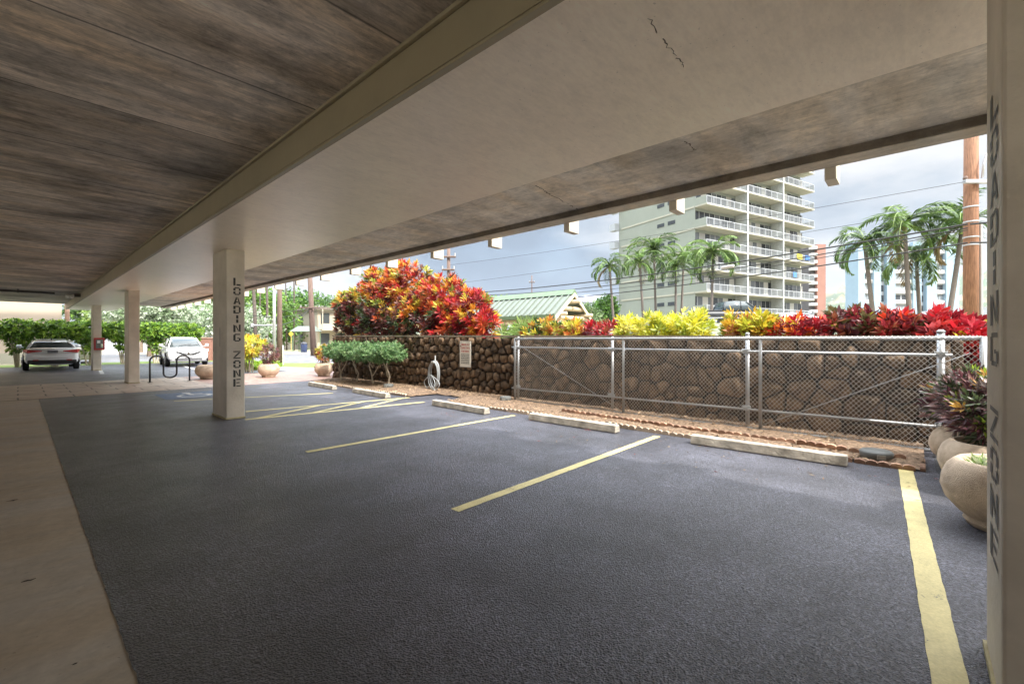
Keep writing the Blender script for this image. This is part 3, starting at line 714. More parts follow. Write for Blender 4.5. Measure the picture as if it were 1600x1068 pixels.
# ------------------------------------------------------------ planters
m_pot = M('pebble_concrete', (.44, .33, .23), .85, .18, 5, .8, 160, col2=(.58, .46, .34)); m_soil = M('potting_soil', (.07, .05, .035), .95, .3, 20, .8)
def planter(x, y, r, h, lab, group):
    o = empty('planter', lab, 'planter', (x, y, .004), 0, group)
    prof = [(.60*r, 0), (.64*r, .03), (.66*r, .08*h), (.62*r, .12*h), (.74*r, .2*h), (.93*r, .38*h), (1.0*r, .56*h), (.98*r, .72*h), (.90*r, .88*h), (.80*r, .965*h), (.74*r, h), (.68*r, .99*h), (.64*r, .93*h), (.62*r, .86*h)]
    MB().lathe(prof, n=40).build('bowl', m_pot, o, smooth=True)
    MB().lathe([(.03, .86*h+.02), (.3*r, .86*h+.018), (.63*r, .86*h+.004)][::-1], n=24).build('soil', m_soil, o)
    return o
RG = 'round pebble planters beside the right-hand column'
planter(4.92, -.50, .375, .49, 'large round pebble planter nearest the column, holding a low succulent', RG)
planter(5.92, -.50, .37, .47, 'round pebble planter in the middle of three, under the dark croton', RG)
planter(6.82, -.46, .38, .44, 'round pebble planter farthest from the column, touching the gate', RG)
LG = 'round pebble planters at the red paving'
planter(4.62, 18.95, .42, .50, 'round pebble planter half hidden behind the lettered column', LG)
planter(*[G(420, 589)[i] for i in (0, 1)], .37, .50, 'round pebble planter holding the purple plant', LG)
planter(*[G(506, 587)[i] for i in (0, 1)], .35, .50, 'round pebble planter next to the end of the stone wall', LG)

# ------------------------------------------------------------ plants
FLAME = [(.66, .30, .04), (.60, .12, .04), (.48, .04, .04), (.68, .48, .06), (.26, .035, .04), (.13, .045, .04), (.24, .26, .05), (.60, .22, .08)]
SHADED = [(.045, .06, .03), (.09, .035, .035), (.15, .04, .04), (.06, .09, .03), (.20, .08, .05)]
YEL = [(.72, .66, .06), (.62, .60, .05), (.50, .54, .06), (.30, .36, .05), (.76, .70, .18)]
MIX = [(.62, .52, .05), (.45, .42, .06), (.50, .16, .04), (.30, .07, .04), (.28, .30, .05), (.60, .34, .06)]
RED = [(.50, .02, .03), (.40, .02, .03), (.30, .02, .03), (.70, .07, .03), (.16, .02, .03), (.70, .20, .03)]
MAR = [(.14, .02, .03), (.24, .03, .04), (.09, .025, .03), (.38, .05, .05), (.12, .10, .04), (.30, .10, .05)]
SCAR = [(.50, .02, .03), (.44, .03, .05), (.56, .10, .11), (.34, .02, .03), (.52, .035, .03), (.22, .02, .03)]
GRN = [(.07, .13, .03), (.10, .19, .04), (.15, .25, .05), (.05, .10, .03)]
def stems(o, c, r, n, ztop, mat=None, rad=.02):
    mb = MB()
    for i in range(n):
        a = random.uniform(0, 6.28); q = random.uniform(.1, .9)
        p0 = (c[0]+.35*r[0]*q*math.cos(a), c[1]+.5*r[1]*q*math.sin(a), 0); p2 = (c[0]+r[0]*.8*q*math.cos(a), c[1]+r[1]*.85*q*math.sin(a), ztop*random.uniform(.75, .95))
        p1 = ((p0[0]+p2[0])/2+random.uniform(-.06, .06), (p0[1]+p2[1])/2+random.uniform(-.06, .06), p2[2]*.5)
        mb.tube([p0, p1, p2], [rad*1.3, rad, rad*.5], 5)
    mb.build('stems', mat or M('bark_grey', (.20, .16, .12), .9, .3, 8, .6), o)
def croton(name, lab, lobes, pal, L_=.17, wd=.30, k=10, dens=95, w=None, accents=None, low=None, group=None, extra=None):
    """lobes: (centre, radii); rosettes of strap leaves stand on each lobe; low paints shade into the colour of lower leaves"""
    o = empty(name, lab, 'bush', (0, 0, 0), 0, group); PP, AA, CC = [], [], []
    zmin = min(c[2]-r[2] for c, r in lobes); zmax = max(c[2]+r[2] for c, r in lobes)
    for c, r in lobes:
        n = int(dens*(r[0]*r[1]+r[1]*r[2]+r[0]*r[2])*3); p, nn = shell(c, r, n, .70, 1.04)
        nn = nrm(nn*np.array([1, 1, .8])+np.array([0, 0, .55])); col = pick(pal, len(p), w)
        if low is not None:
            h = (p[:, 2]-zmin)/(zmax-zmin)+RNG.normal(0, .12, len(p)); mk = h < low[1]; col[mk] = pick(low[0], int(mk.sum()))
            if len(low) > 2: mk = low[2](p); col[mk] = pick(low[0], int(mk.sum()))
        for ex in (extra or []):
            mk = ex[1](p); col[mk] = pick(ex[0], int(mk.sum()))
        if accents: 
            mk = RNG.random(len(p)) < accents[1]; col[mk] = pick(accents[0], int(mk.sum()))
        PP.append(p); AA.append(nn); CC.append(col)
    P_, A_, C_ = map(np.concatenate, (PP, AA, CC))
    O, D, U, Ln, Wd, col = rosettes(P_, A_, k, L_, L_*wd, C_)
    leaves('foliage', o, O, D, U, Ln, Wd, col, .12)
    c, r = lobes[0]; stems(o, c, r, 9, c[2]+r[2]*.6)
    return o
def lob(u, v, rp, X, ry=1.0, rx=.7):
    """lobe whose centre lies on a bearing at depth X behind the wall"""
    y = YatX(u, X); d = X*Fw[0]+y*Fw[1]; z = EYE+(531-v)/FPX*d; r = rp/FPX*d; return ((X, y, z), (r*rx, r*ry*1.25, r))
big = [lob(565, 488, 40, 9.2), lob(603, 462, 42, 9.3), lob(640, 455, 42, 9.3), lob(690, 475, 44, 9.1), lob(733, 492, 40, 8.9), lob(650, 505, 48, 8.9), lob(600, 505, 46, 8.9), lob(758, 510, 22, 8.7), lob(548, 508, 28, 9.0), lob(700, 512, 44, 8.8), lob(540, 475, 20, 9.3), lob(748, 470, 14, 9.0), lob(585, 440, 20, 9.3), lob(622, 426, 18, 9.4)]
def ang_shade(p):  # lower-left leaves take dark colours as painted shade
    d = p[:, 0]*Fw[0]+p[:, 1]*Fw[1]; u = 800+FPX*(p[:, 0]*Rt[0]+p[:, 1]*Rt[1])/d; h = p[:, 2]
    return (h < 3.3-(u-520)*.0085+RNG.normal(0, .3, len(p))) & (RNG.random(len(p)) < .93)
def ang_red(p):
    d = p[:, 0]*Fw[0]+p[:, 1]*Fw[1]; u = 800+FPX*(p[:, 0]*Rt[0]+p[:, 1]*Rt[1])/d
    return RNG.random(len(p)) < np.clip((u-640)*.0045, 0, .5)
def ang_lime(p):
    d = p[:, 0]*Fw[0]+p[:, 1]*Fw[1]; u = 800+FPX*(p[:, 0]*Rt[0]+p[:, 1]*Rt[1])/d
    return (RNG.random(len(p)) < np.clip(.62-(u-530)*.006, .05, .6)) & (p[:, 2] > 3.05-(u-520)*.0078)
croton('croton_bush', 'very large croton bush with flame orange and red leaves left of the green metal roof', big, FLAME, .205, .31, 12, 34, [3, 2.6, 2.6, 2.6, 2.4, 1.8, 1, 2], None, (SHADED, .02, ang_shade), extra=[([(.34, .38, .06), (.55, .46, .06), (.20, .26, .05), (.62, .40, .06)], ang_lime), ([(.52, .03, .035), (.40, .03, .05), (.24, .025, .04), (.58, .10, .04)], ang_red)])
def row(name, lab, u0, u1, vt, pal, X=8.75, n=3, L_=.17, wd=.30, k=11, dens=70, **kw):
    lobes = []; rr = random.Random(int(u0))
    for i in range(n):
        u = u0+(u1-u0)*(i+.5)/n; y = YatX(u, X); d = X*Fw[0]+y*Fw[1]; zt = EYE+(531-vt-rr.uniform(-2, 5))/FPX*d
        ylen = abs(YatX(u0, X)-YatX(u1, X))/n*.62; rz = .42
        lobes.append(((X+rr.uniform(-.1, .1), y, zt-rz+.02), (.40, ylen+.03, rz)))
    return croton(name, lab, lobes, pal, L_, wd, k, dens, **kw)
row('croton_bush', 'low croton bush with mixed yellow, orange and green leaves below the green roof', 822, 912, 500, MIX, n=4, L_=.15, accents=([(.05, .12, .03)], .1))
row('croton_bush', 'small deep red croton between the mixed and the yellow bushes', 918, 968, 502, RED, n=2, L_=.16, accents=(MAR, .4))
row('croton_bush', 'bright yellow croton bush, the widest yellow one above the gate', 972, 1104, 490, YEL, n=5, L_=.155, wd=.27)
row('croton_bush', 'yellow and green croton bush just below the black pickup', 1142, 1206, 490, [(.62, .52, .05), (.50, .50, .05), (.25, .30, .04), (.66, .42, .05), (.34, .12, .04)], n=3, L_=.16)
row('croton_bush', 'bright red croton bush right of the black pickup', 1212, 1286, 494, RED, n=3, L_=.15, accents=([(.74, .30, .04), (.70, .62, .05)], .14))
row('croton_bush', 'maroon croton bush with a few lime leaves, in front of the blue tower', 1296, 1372, 488, MAR, n=3, L_=.16, wd=.4, accents=([(.50, .58, .04), (.5, .16, .04)], .12))
row('croton_bush', 'dark red and green croton bush between the maroon and scarlet ones', 1378, 1438, 489, MAR, n=3, L_=.15, wd=.36, accents=(RED, .45))
# the scarlet one hangs past the wall end down to the gate
o = row('croton_bush', 'scarlet broad leaved croton with yellow young leaves at the wall end', 1446, 1528, 491, SCAR, X=8.5, n=3, L_=.17, wd=.42, k=9, accents=([(.76, .70, .05)], .11))
yE = YatX(1512, 8.4)
croton('ti_plant', 'pink striped broad leaved plant low behind the gate end post', [((8.35, yE, .95), (.28, .3, .38)), ((8.2, yE-.1, .5), (.25, .3, .3))], [(.5, .12, .12), (.62, .35, .3), (.25, .03, .05), (.6, .03, .03), (.12, .03, .05)], .24, .3, 9, 60)
# dark croton growing in the planters
yp = -.47
croton('croton_plant', 'dark glossy purple and green croton growing over the planters at the gate end', [((6.35, yp+.02, .82), (.36, .33, .27)), ((5.98, yp-.05, .74), (.30, .30, .26)), ((6.78, yp+.10, .72), (.28, .32, .24))],
       [(.10, .035, .045), (.16, .06, .07), (.05, .06, .03), (.09, .12, .05), (.26, .14, .13), (.13, .10, .09)], .10, .27, 9, 230, accents=([(.30, .42, .05), (.45, .25, .05), (.42, .30, .28), (.5, .40, .38)], .14))  # pale pink accents paint glints into the leaf colour
sc = empty('succulent', 'small pale green succulent in the front planter', 'plant', (4.91, -.48, .46))
p, nn = shell((0, 0, -.02), (.19, .17, .06), 60, zmin=0); nn = nrm(nn+np.array([0, 0, .6]))
O, D, U, Ln, Wd, col = rosettes(p, nn, 8, .075, .022, pick([(.36, .46, .20), (.5, .56, .34), (.25, .36, .12)], len(p))); leaves('foliage', sc, O, D, U, Ln, Wd, col)
def potplant(u, v, pal, lab, rr=.3, z0=.45, L_=.13, dens=90):
    g = G(u, v); croton('potted_plant', lab, [((g.x, g.y, z0+.42), (rr, rr, .32))], pal, L_, .28, 9, dens)
potplant(420, 589, [(.22, .09, .10), (.30, .16, .14), (.13, .06, .07), (.16, .14, .08)], 'purple leaved plant in the round planter right of the lettered column')
potplant(506, 587, MIX+[(.4, .16, .1), (.25, .24, .06)], 'yellow and purple plant in the round planter by the wall end')
c = G(404, 576)
croton('croton_bush', 'rounded golden yellow croton bush right of the lettered column', [(tuple(P(390, 541, 19.5)), (.62, .62, .50))], YEL+[(.6, .42, .04), (.5, .2, .04)], .17, .3, 9, 60)
c = G(405, 577)
croton('ground_shrub', 'low bright green shrub under the golden croton', [((c.x-.6, c.y+.1, .22), (.7, .6, .26)), ((c.x+.35, c.y, .2), (.6, .5, .24))], [(.35, .50, .05), (.22, .36, .05), (.45, .55, .08)], .11, .4, 8, 90)
c = G(338, 574)
# spiky fan palm seen between the big croton and the mixed one
fp = empty('fan_palm', 'small green fan leaved palm between the large and the mixed croton', 'plant', (9.3, YatX(803, 9.3), 0))
MB().tube([(0, 0, 0), (0, 0, 1.5)], .05, 8).build('stem', M('bark_grey', (.20, .16, .12), .9, .3, 8, .6), fp)
p = np.array([[random.uniform(-.3, .3), random.uniform(-.5, .5), random.uniform(1.35, 1.8)] for _ in range(9)]); nn = nrm(np.array([[random.uniform(-1, .2), random.uniform(-.6, .6), random.uniform(-.1, .5)] for _ in range(9)]))
O, D, U, Ln, Wd, col = rosettes(p, nn, 34, .42, .045, pick([(.16, .28, .06), (.24, .34, .10)], 9), (.9, 1.5), .12); leaves('fronds', fp, O, D, U, Ln, Wd, col, .1)

# clipped shrubs against the wall
def topiary(i, y, lab):
    o = empty('clipped_shrub', lab, 'shrub', (7.2, y, .05), 0, 'clipped shrubs against the stone wall')
    rr = random.Random(i); mb = MB(); m = M('pale_bark', (.50, .42, .32), .9, .25, 8, .5)
    mb.tube([(0, 0, 0), (.02, rr.uniform(-.12, .12), .3), (-.03, rr.uniform(-.2, .2), .58), (0, 0, .85)], [.03, .024, .02, .014], 7)
    mb.tube([(0, 0, .28), (.05, -.25*(-1)**i, .6), (.1, -.3*(-1)**i, .85)], [.016, .013, .01], 6); mb.tube([(0, 0, .5), (-.1, .15, .75), (-.15, .3, .9)], [.014, .012, .008], 6)
    mb.build('trunk', m, o)
    p1_, n1_ = shell((-.05, 0, .98), (.50, .66, .25), 900, .45, 1.05)
    p1_[:, 2] += .07*np.sin(p1_[:, 1]*7+i)+RNG.normal(0, .02, len(p1_))
    O, D, U, Ln, Wd, col = rosettes(p1_, nrm(n1_+np.array([0, 0, .5])), 7, .062, .026, pick([(.13, .25, .09), (.20, .33, .13), (.08, .17, .06), (.28, .40, .18)], len(p1_)))
    leaves('foliage', o, O, D, U, Ln, Wd, col)
for i, (u, lab) in enumerate([(533, 'leftmost clipped grey-green shrub at the end of the stone wall'), (557, 'second clipped shrub from the wall end, with a straight pale trunk'), (583, 'third clipped shrub from the wall end'), (606, 'rightmost clipped shrub, with a crooked pale trunk')]):
    topiary(i, YatX(u, 7.2), lab)

# hedge shrubs behind the far cars
def tree(name, lab, cat, base, blobs, pal, n=1500, L_=.25, wd=.5, trunk=(.12, 3), group=None, k=5, barkc=(.20, .15, .11), limbs=5, lo=.55, hi=1.08):
    o = empty(name, lab, cat, base, 0, group); rr = random.Random(lab)
    PP, NN = [], []
    tot = sum(r[0]*r[2] for c, r in blobs)
    for c, r in blobs:
        p, q = shell(c, r, int(n*r[0]*r[2]/tot), lo, hi); PP.append(p); NN.append(q)
    p = np.concatenate(PP); q = np.concatenate(NN)
    # clump the twigs so gaps open in the crown
    cl = p[RNG.choice(len(p), max(8, len(p)//16))]; near = cl[RNG.choice(len(cl), len(p))]; p = p*.45+near*.55+RNG.normal(0, L_*.5, p.shape) if len(p) > 200 else p
    O, D, U, Ln, Wd, col = rosettes(p, nrm(q+RNG.normal(0, .5, q.shape)+np.array([0, 0, .4])), k, L_, L_*wd, pick(pal, len(p)), cvar=.3)
    leaves('crown', o, O, D, U, Ln, Wd, col)
    mb = MB(); r0, h = trunk
    mb.tube([(0, 0, -.05), (rr.uniform(-.1, .1)*h*.2, 0, h*.5), (0, 0, h)], [r0*1.25, r0, r0*.7], 8)
    for i in range(limbs):
        c, r = blobs[i % len(blobs)]; e = (c[0]+rr.uniform(-.7, .7)*r[0], c[1]+rr.uniform(-.7, .7)*r[1], c[2]+rr.uniform(-.1, .6)*r[2])
        mb.tube([(0, 0, h*.75), (e[0]*.5, e[1]*.5, (h+e[2])*.5), e], [r0*.55, r0*.4, r0*.15], 6)
    mb.build('trunk', M('bark_%d' % int(barkc[0]*100), barkc, .9, .3, 6, .6), o)
    return o
HG = [(.10, .20, .03), (.16, .30, .04), (.26, .42, .05), (.07, .14, .03), (.34, .48, .07)]
hx_ = [(-4.6, 'far left hedge shrub cut off by the picture edge'), (-2.25, 'hedge shrub left of the white sedan, standing apart'), (.0, 'hedge shrub behind the left side of the white sedan'), (1.35, 'hedge shrub behind the right side of the white sedan'), (2.7, 'hedge shrub just behind the red cabinet column'),
       (4.2, 'hedge shrub between the third and fourth columns'), (5.7, 'hedge shrub above the bike rack'), (7.2, 'hedge shrub just left of the white crossover')]
for i, (x, lab) in enumerate(hx_):
    o = empty('hedge_shrub', lab, 'shrub', (x, 34.6, 0), 0, 'tall hedge shrubs behind the far parking')
    rr = random.Random(i+40); mb = MB()
    for j in range(6):
        a = rr.uniform(0, 6.28); mb.tube([(.12*math.cos(a), .12*math.sin(a), 0), (.22*math.cos(a), .2*math.sin(a), .7), (.55*math.cos(a), .4*math.sin(a), 1.6)], [.045, .035, .02], 6)
    mb.build('trunk', M('pale_bark', (.34, .27, .20), .9, .25, 8, .5), o)
    p, q = shell((0, 0, 1.9), (.95, .62, .68), 520, .5, 1.05); p2, q2 = shell((0, -.1, 1.1), (.45, .4, .5), 90, .4, 1.0)
    p = np.concatenate([p, p2]); q = np.concatenate([q, q2]); p[:, 2] = np.minimum(p[:, 2], 2.38+RNG.normal(0, .04, len(p)))
    O, D, U, Ln, Wd, col = rosettes(p, nrm(q+np.array([0, 0, .5])), 6, .15, .075, pick(HG, len(p))); leaves('foliage', o, O, D, U, Ln, Wd, col)
c = C(-31.5, 39); silver = [(.42, .48, .34), (.30, .38, .24), (.55, .60, .48), (.20, .28, .14)]
tree('silver_tree', 'broad silvery green tree filling the gap behind the hedge', 'tree', c, [((-2, 0, 4.2), (3.2, 2.5, 1.9)), ((2.2, 0, 3.9), (3.0, 2.5, 1.8)), ((5, 1, 3.0), (2.4, 2, 1.8)), ((0, 0, 2.8), (3, 2, 1.4))], silver, 2600, .26, .45, (.2, 2.4))
c = C(-24.5, 39); tree('silver_tree', 'silvery grey shrub tree above the white crossover', 'tree', c, [((0, 0, 3.4), (3.0, 2.2, 1.7)), ((2.2, -1, 2.3), (2, 2, 1.5)), ((-2, 0, 2.4), (2, 2, 1.6))], silver, 1900, .24, .45, (.2, 2.2))
c = C(-44, 46); tree('dark_tree', 'dark green tree beside the corner of the beige block', 'tree', c, [((0, 0, 4.2), (2.2, 2, 2.4)), ((2, 0, 5.6), (2, 2, 2))], GRN, 1500, .35, .5, (.2, 3))
c = C(-39, 47); tree('light_tree', 'pale yellow-green tree behind the hedge left of the fourth column', 'tree', c, [((0, 0, 4.5), (3, 2.5, 2.6)), ((3, 0, 4), (2.5, 2, 2.2)), ((-2.5, 0, 3.6), (2, 2, 2))], [(.30, .42, .10), (.42, .52, .16), (.22, .32, .08)], 2000, .35, .5, (.2, 3))
c = C(-33, 56); tree('light_tree', 'bright green tree rising behind the lettered column', 'tree', c, [((0, 0, 6), (5, 3.5, 3)), ((-4, 0, 5), (3.5, 3, 2.6)), ((4, 0, 5), (3.5, 3, 2.6))], [(.14, .26, .05), (.22, .36, .06), (.10, .19, .04)], 2600, .4, .5, (.3, 4))
c = C(-37.5, 78); tree('round_tree', 'wide dome-shaped green tree behind the two storey houses', 'tree', c, [((0, 0, 7.5), (8, 5, 3.6)), ((-6, 0, 6), (5, 4, 3.2)), ((6, 0, 6.4), (6, 4, 3.2)), ((1, 0, 4), (8, 4, 3))], [(.09, .19, .035), (.14, .27, .05), (.06, .13, .03)], 4200, .5, .5, (.45, 5))
c = C(-41, 60); tree('light_tree', 'green street tree right of the lettered column', 'tree', c, [((10, 0, 3.0), (4.0, 3, 2.6)), ((6, 0, 2.8), (3, 3, 2.4))], [(.10, .20, .04), (.17, .30, .06)], 1900, .36, .5, (.25, 2.5))
c = C(9.6, 46); tree('round_tree', 'leafy green tree left of the tall sage building', 'tree', c, [((0, 0, 4.2), (1.9, 1.6, 1.9)), ((-2.6, 0, 3.3), (1.6, 1.5, 1.5)), ((1.0, 0, 5.2), (1.2, 1, 1.0))], [(.09, .19, .035), (.16, .30, .05), (.06, .12, .03)], 1900, .26, .5, (.2, 3))
c = C(6.6, 40); tree('light_tree', 'pale olive tree left of the leafy green one, beside the pavilion', 'tree', c, [((0, 0, 3.6), (1.5, 1.3, 1.4)), ((1.4, 0, 3.0), (1.2, 1.2, 1.2)), ((-1.4, 0, 2.8), (1.2, 1.2, 1.2))], [(.17, .25, .10), (.24, .33, .14), (.12, .18, .07)], 1300, .24, .5, (.15, 2.4))
c = C(-.9, 60); tree('bright_tree', 'bright green treetop showing over the green metal roof', 'tree', c, [((0, 0, 5.6), (2.8, 2, 2.0)), ((-3, 0, 5.4), (2.4, 2, 1.9)), ((2.6, 0, 4.6), (2, 2, 1.9))], [(.26, .42, .05), (.17, .31, .04), (.34, .50, .08)], 1900, .32, .5, (.3, 4))

# palms
def palm(name, lab, u, v, ub, d, rp, nf=20, group='palms along the far kerb', trunkr=.10, base_z=0, shaft=True, seed=1):
    top_ = P(u, v, d); dv = (ub-u)/(478-v) if v < 470 else 0; L_ = rp/FPX*d
    hpx = FPX*(EYE-base_z)/d+531-v; ux = ub+(ub-u)*.25
    base = C((ux-800)/FPX*d, d, base_z); o = empty(name, lab, 'palm tree', base, 0, group); rr = random.Random(seed*13+int(u)); nf = int(nf*rr.uniform(.68, .92)); az0 = rr.uniform(0, 6.28); tilt = rr.uniform(-12, 10)
    t = top_-base; mb = MB(); pts = []
    for i in range(9):
        s = i/8; bend = math.sin(s*PI)*.10*t.xy.length
        pts.append((t.x*s**.8 , t.y*s**.8, t.z*s))
    mb.tube(pts, [trunkr*(1.35-.45*i/8) for i in range(9)], 9); mb.build('trunk', M('palm_bark', (.15, .125, .105), .9, .25, 9, .5, stretch=(1, 1, 4)), o, smooth=True)
    if shaft:
        a = Vector(pts[-1]); dr = (Vector(pts[-1])-Vector(pts[-2])).normalized(); MB().tube([a-dr*.02, a+dr*.3, a+dr*.55], [trunkr*1.15, trunkr*1.0, trunkr*.5], 9).build('crownshaft', M('palm_green', (.26, .36, .10), .5, .2), o, smooth=True); ctr = a+dr*.45
    else: ctr = Vector(pts[-1])
    O, D, U, Ln, Wd, Cc = [], [], [], [], [], []; rach = MB()
    for i in range(nf):
        az = az0+i*2.399+rr.uniform(-.45, .45); el = R(80+tilt)-R(100)*(i/nf)**1.0+rr.uniform(-.25, .2); fl = L_*rr.uniform(.95, 1.2)
        p = ctr.copy(); e = el; seg = []
        ns = 15
        for s in range(ns+1):
            seg.append(p.copy()); dirv = Vector((math.cos(az)*math.cos(e), math.sin(az)*math.cos(e), math.sin(e))); p = p+dirv*fl/ns*1.25; e -= R(6.0)+R(5)*s/ns
        rach.tube(seg, [.022*(1-s/(ns+1))+.005 for s in range(ns+1)], 4, cap=False)
        tone = rr.choice([(.10, .19, .04), (.14, .25, .05), (.08, .15, .035), (.19, .30, .07)])
        if i > nf-2 and rr.random() < .5: tone = (.30, .22, .10)
        for s in range(1, ns*3):
            q = s/3.0; k = int(q); fr = q-k; a = seg[k].lerp(seg[min(k+1, ns)], fr); tg = (seg[min(k+1, ns)]-seg[k]).normalized() if k < ns else tg
            side = tg.cross(Vector((0, 0, 1))).normalized(); w_ = math.sin(PI*min(1, .12+.88*s/(ns*3)))**.6
            for sg_ in (-1, 1):
                dd = side*sg_*.85+tg*.75+Vector((0, 0, rr.uniform(-.45, .25)))
                O.append(a); D.append(dd); U.append((0, 0, 1)); Ln.append(L_*.34*w_*rr.uniform(.6, 1.2)); Wd.append(L_*.034+.014); Cc.append(tone)
    leaves('crown', o, np.array(O), np.array(D), np.array(U), np.array(Ln), np.array(Wd), np.array(Cc)*RNG.uniform(.5, 1.05, (len(O), 1)), .22)
    rach.build('frond_stalks', MATS['palm_green'] if 'palm_green' in MATS else None, o)
M('palm_green', (.26, .36, .10), .5, .2)
PG1 = 'slender palms in front of the tall sage building'; PG2 = 'palms in front of the blue tower'
palm('palm_tree', 'smallest palm, leftmost of the group before the sage building', 953, 424, 962, 40, 30, group=PG1, seed=1)
palm('palm_tree', 'palm second from the left before the sage building', 1000, 418, 1008, 40, 33, group=PG1, seed=2)
palm('palm_tree', 'tallest palm of the group before the sage building', 1022, 400, 1026, 42, 38, group=PG1, seed=3)
palm('palm_tree', 'palm with a thin trunk, fourth from the left before the sage building', 1056, 424, 1055, 41, 30, group=PG1, seed=4)
palm('palm_tree', 'slanting palm, fifth from the left before the sage building', 1068, 412, 1062, 43, 32, group=PG1, seed=5)
palm('palm_tree', 'full crowned palm with a double looking trunk, just left of the pickup', 1114, 404, 1110, 36, 40, 24, group=PG1, seed=6)
palm('palm_tree', 'leftmost palm before the blue tower, its trunk leaning left', 1352, 388, 1372, 27, 46, 18, group=PG2, seed=7, trunkr=.11)
palm('palm_tree', 'tall palm before the blue tower with a straight dark trunk', 1414, 362, 1424, 26, 58, 22, group=PG2, seed=8, trunkr=.11)
palm('palm_tree', 'lower palm between two taller ones before the blue tower', 1432, 408, 1441, 28, 52, 18, group=PG2, seed=9)
palm('palm_tree', 'right hand palm curving past the big brown pole', 1502, 366, 1474, 25, 60, 22, group=PG2, seed=10, trunkr=.11)
# bare trunks of tall street palms left of the big croton
for i, (u, ub, r_, d, lab) in enumerate([(393, 400, .13, 36, 'tall bare palm trunk nearest the lettered column'), (408, 402, .06, 40, 'thin leaning pole beside the bare palm trunk'), (416, 417, .11, 44, 'bare palm trunk left of the silver pole'), (459, 459, .1, 60, 'thin bare palm trunk above the roofs'), (445, 448, .08, 62, 'thinnest bare palm trunk above the roofs')]):
    b = C((ub-800)/FPX*d, d, 0); t = P(u, 400, d)-b
    o = empty('street_palm', lab, 'palm tree', b, 0, 'bare trunks along the street')
    MB().tube([(0, 0, 0), t*.5+Vector((.06, 0, 0)), t, t+Vector((0, 0, 1.2))], [r_*1.3, r_, r_*.85, r_*.8], 9).build('trunk', M('palm_bark_dark', (.12, .095, .08), .9, .3, 9, .5), o, smooth=True)
    mb_p = np.array([[t.x, t.y, t.z+1.2]]*14); ax = nrm(np.array([[math.cos(k_*2.4), math.sin(k_*2.4), .5] for k_ in range(14)]))
    O, D, U, Ln, Wd, col = rosettes(mb_p+ax*.5, ax, 12, 1.3, .12, pick(GRN, 14), (.1, .9)); leaves('crown', o, O, D, U, Ln, Wd, col, .4)
# ------------------------------------------------------------ tall sage building
sage = M('sage_paint', (.265, .285, .24), .85, .05, .5); cream = M('cream_paint', (.40, .385, .31), .8, .05, .6); wht = M('white_rail', (.38, .40, .42), .6, .05)
def glazing_mat():
    m, nt, b = newmat('glazing'); N = nt.nodes.new; L = nt.links.new; tc = N('ShaderNodeTexCoord'); s = N('ShaderNodeSeparateXYZ'); L(tc.outputs['Object'], s.inputs[0])
    oi = N('ShaderNodeObjectInfo'); a = N('ShaderNodeMath'); a.operation = 'MULTIPLY_ADD'; a.inputs[1].default_value = .95; L(s.outputs[0], a.inputs[0]); 
    r_ = N('ShaderNodeMath'); r_.operation = 'MULTIPLY'; r_.inputs[1].default_value = 57.0; L(oi.outputs['Random'], r_.inputs[0]); L(r_.outputs[0], a.inputs[2])
    f = N('ShaderNodeMath'); f.operation = 'FLOOR'; L(a.outputs[0], f.inputs[0]); w = N('ShaderNodeTexWhiteNoise'); w.noise_dimensions = '1D'; L(f.outputs[0], w.inputs['W'])
    cr = N('ShaderNodeValToRGB'); cr.color_ramp.interpolation = 'CONSTANT'; e = cr.color_ramp.elements; e[0].position = 0; e[0].color = (.03, .035, .04, 1); e[1].position = .38; e[1].color = (.12, .13, .14, 1)
    for p_, c_ in ((.58, (.36, .35, .33)), (.72, (.55, .54, .50)), (.88, (.06, .07, .08))): q = e.new(p_); q.color = c_+(1,)
    L(w.outputs[0], cr.inputs[0]); fr = N('ShaderNodeMath'); fr.operation = 'FRACT'; L(a.outputs[0], fr.inputs[0]); lt = N('ShaderNodeMath'); lt.operation = 'LESS_THAN'; lt.inputs[1].default_value = .07; L(fr.outputs[0], lt.inputs[0])
    mx = N('ShaderNodeMix'); mx.data_type = 'RGBA'; L(lt.outputs[0], mx.inputs[0]); L(cr.outputs[0], mx.inputs[6]); mx.inputs[7].default_value = (.5, .5, .5, 1); L(mx.outputs[2], b.inputs['Base Color']); b.inputs['Roughness'].default_value = .2
    return m
m_glz = glazing_mat(); m_win = M('window_dark', (.06, .065, .07), .15, .2); m_gr = M('grey_panel', (.30, .33, .35), .5, .1)
corner = C(24.8, 57.0, 0); hr = empty('high_rise', 'tall sage and white apartment tower with stacked balconies', 'building', corner, -(YAW-PI/2)*0+math.atan2(.870*Rt[1]+.492*Fw[1], .870*Rt[0]+.492*Fw[0]))
LW, RW, NF, FH, Z0 = 16.0, 25.5, 14, 2.8, 2.0
MB().box(.02, RW-.6, 1.82, LW, -1, Z0+NF*FH+1).build('body', sage, hr)
bands = MB()
for k in range(NF+1): bands.box(-.06, .02, 1.9, LW-.6, Z0+k*FH-.12, Z0+k*FH+.12)
bands.build('floor_bands', cream, hr)
for k in range(NF):
    z = Z0+k*FH
    for y in (5.0, 6.9): MB().box(-.03, .019, y, y+1.25, z+1.35, z+1.85).box(-.05, -.03, y+.6, y+.64, z+1.35, z+1.85).build('window', m_win, hr)
    MB().box(-.9, .0, LW-.05, LW+1.2, z-.15, z+.95).build('balcony_end', wht, hr)
slab0 = MB().box(0, 8.46, 0, 1.82, -.09, .11).build('balcony', cream, hr, loc=(0, 0, Z0))
rm = MB().box(.02, 8.44, .03, .09, 1.0, 1.08).box(.02, 8.44, .03, .09, .10, .16)
for i in range(7): rm.box(.02+i*1.39, .09+i*1.39, .03, .09, .12, 1.05)
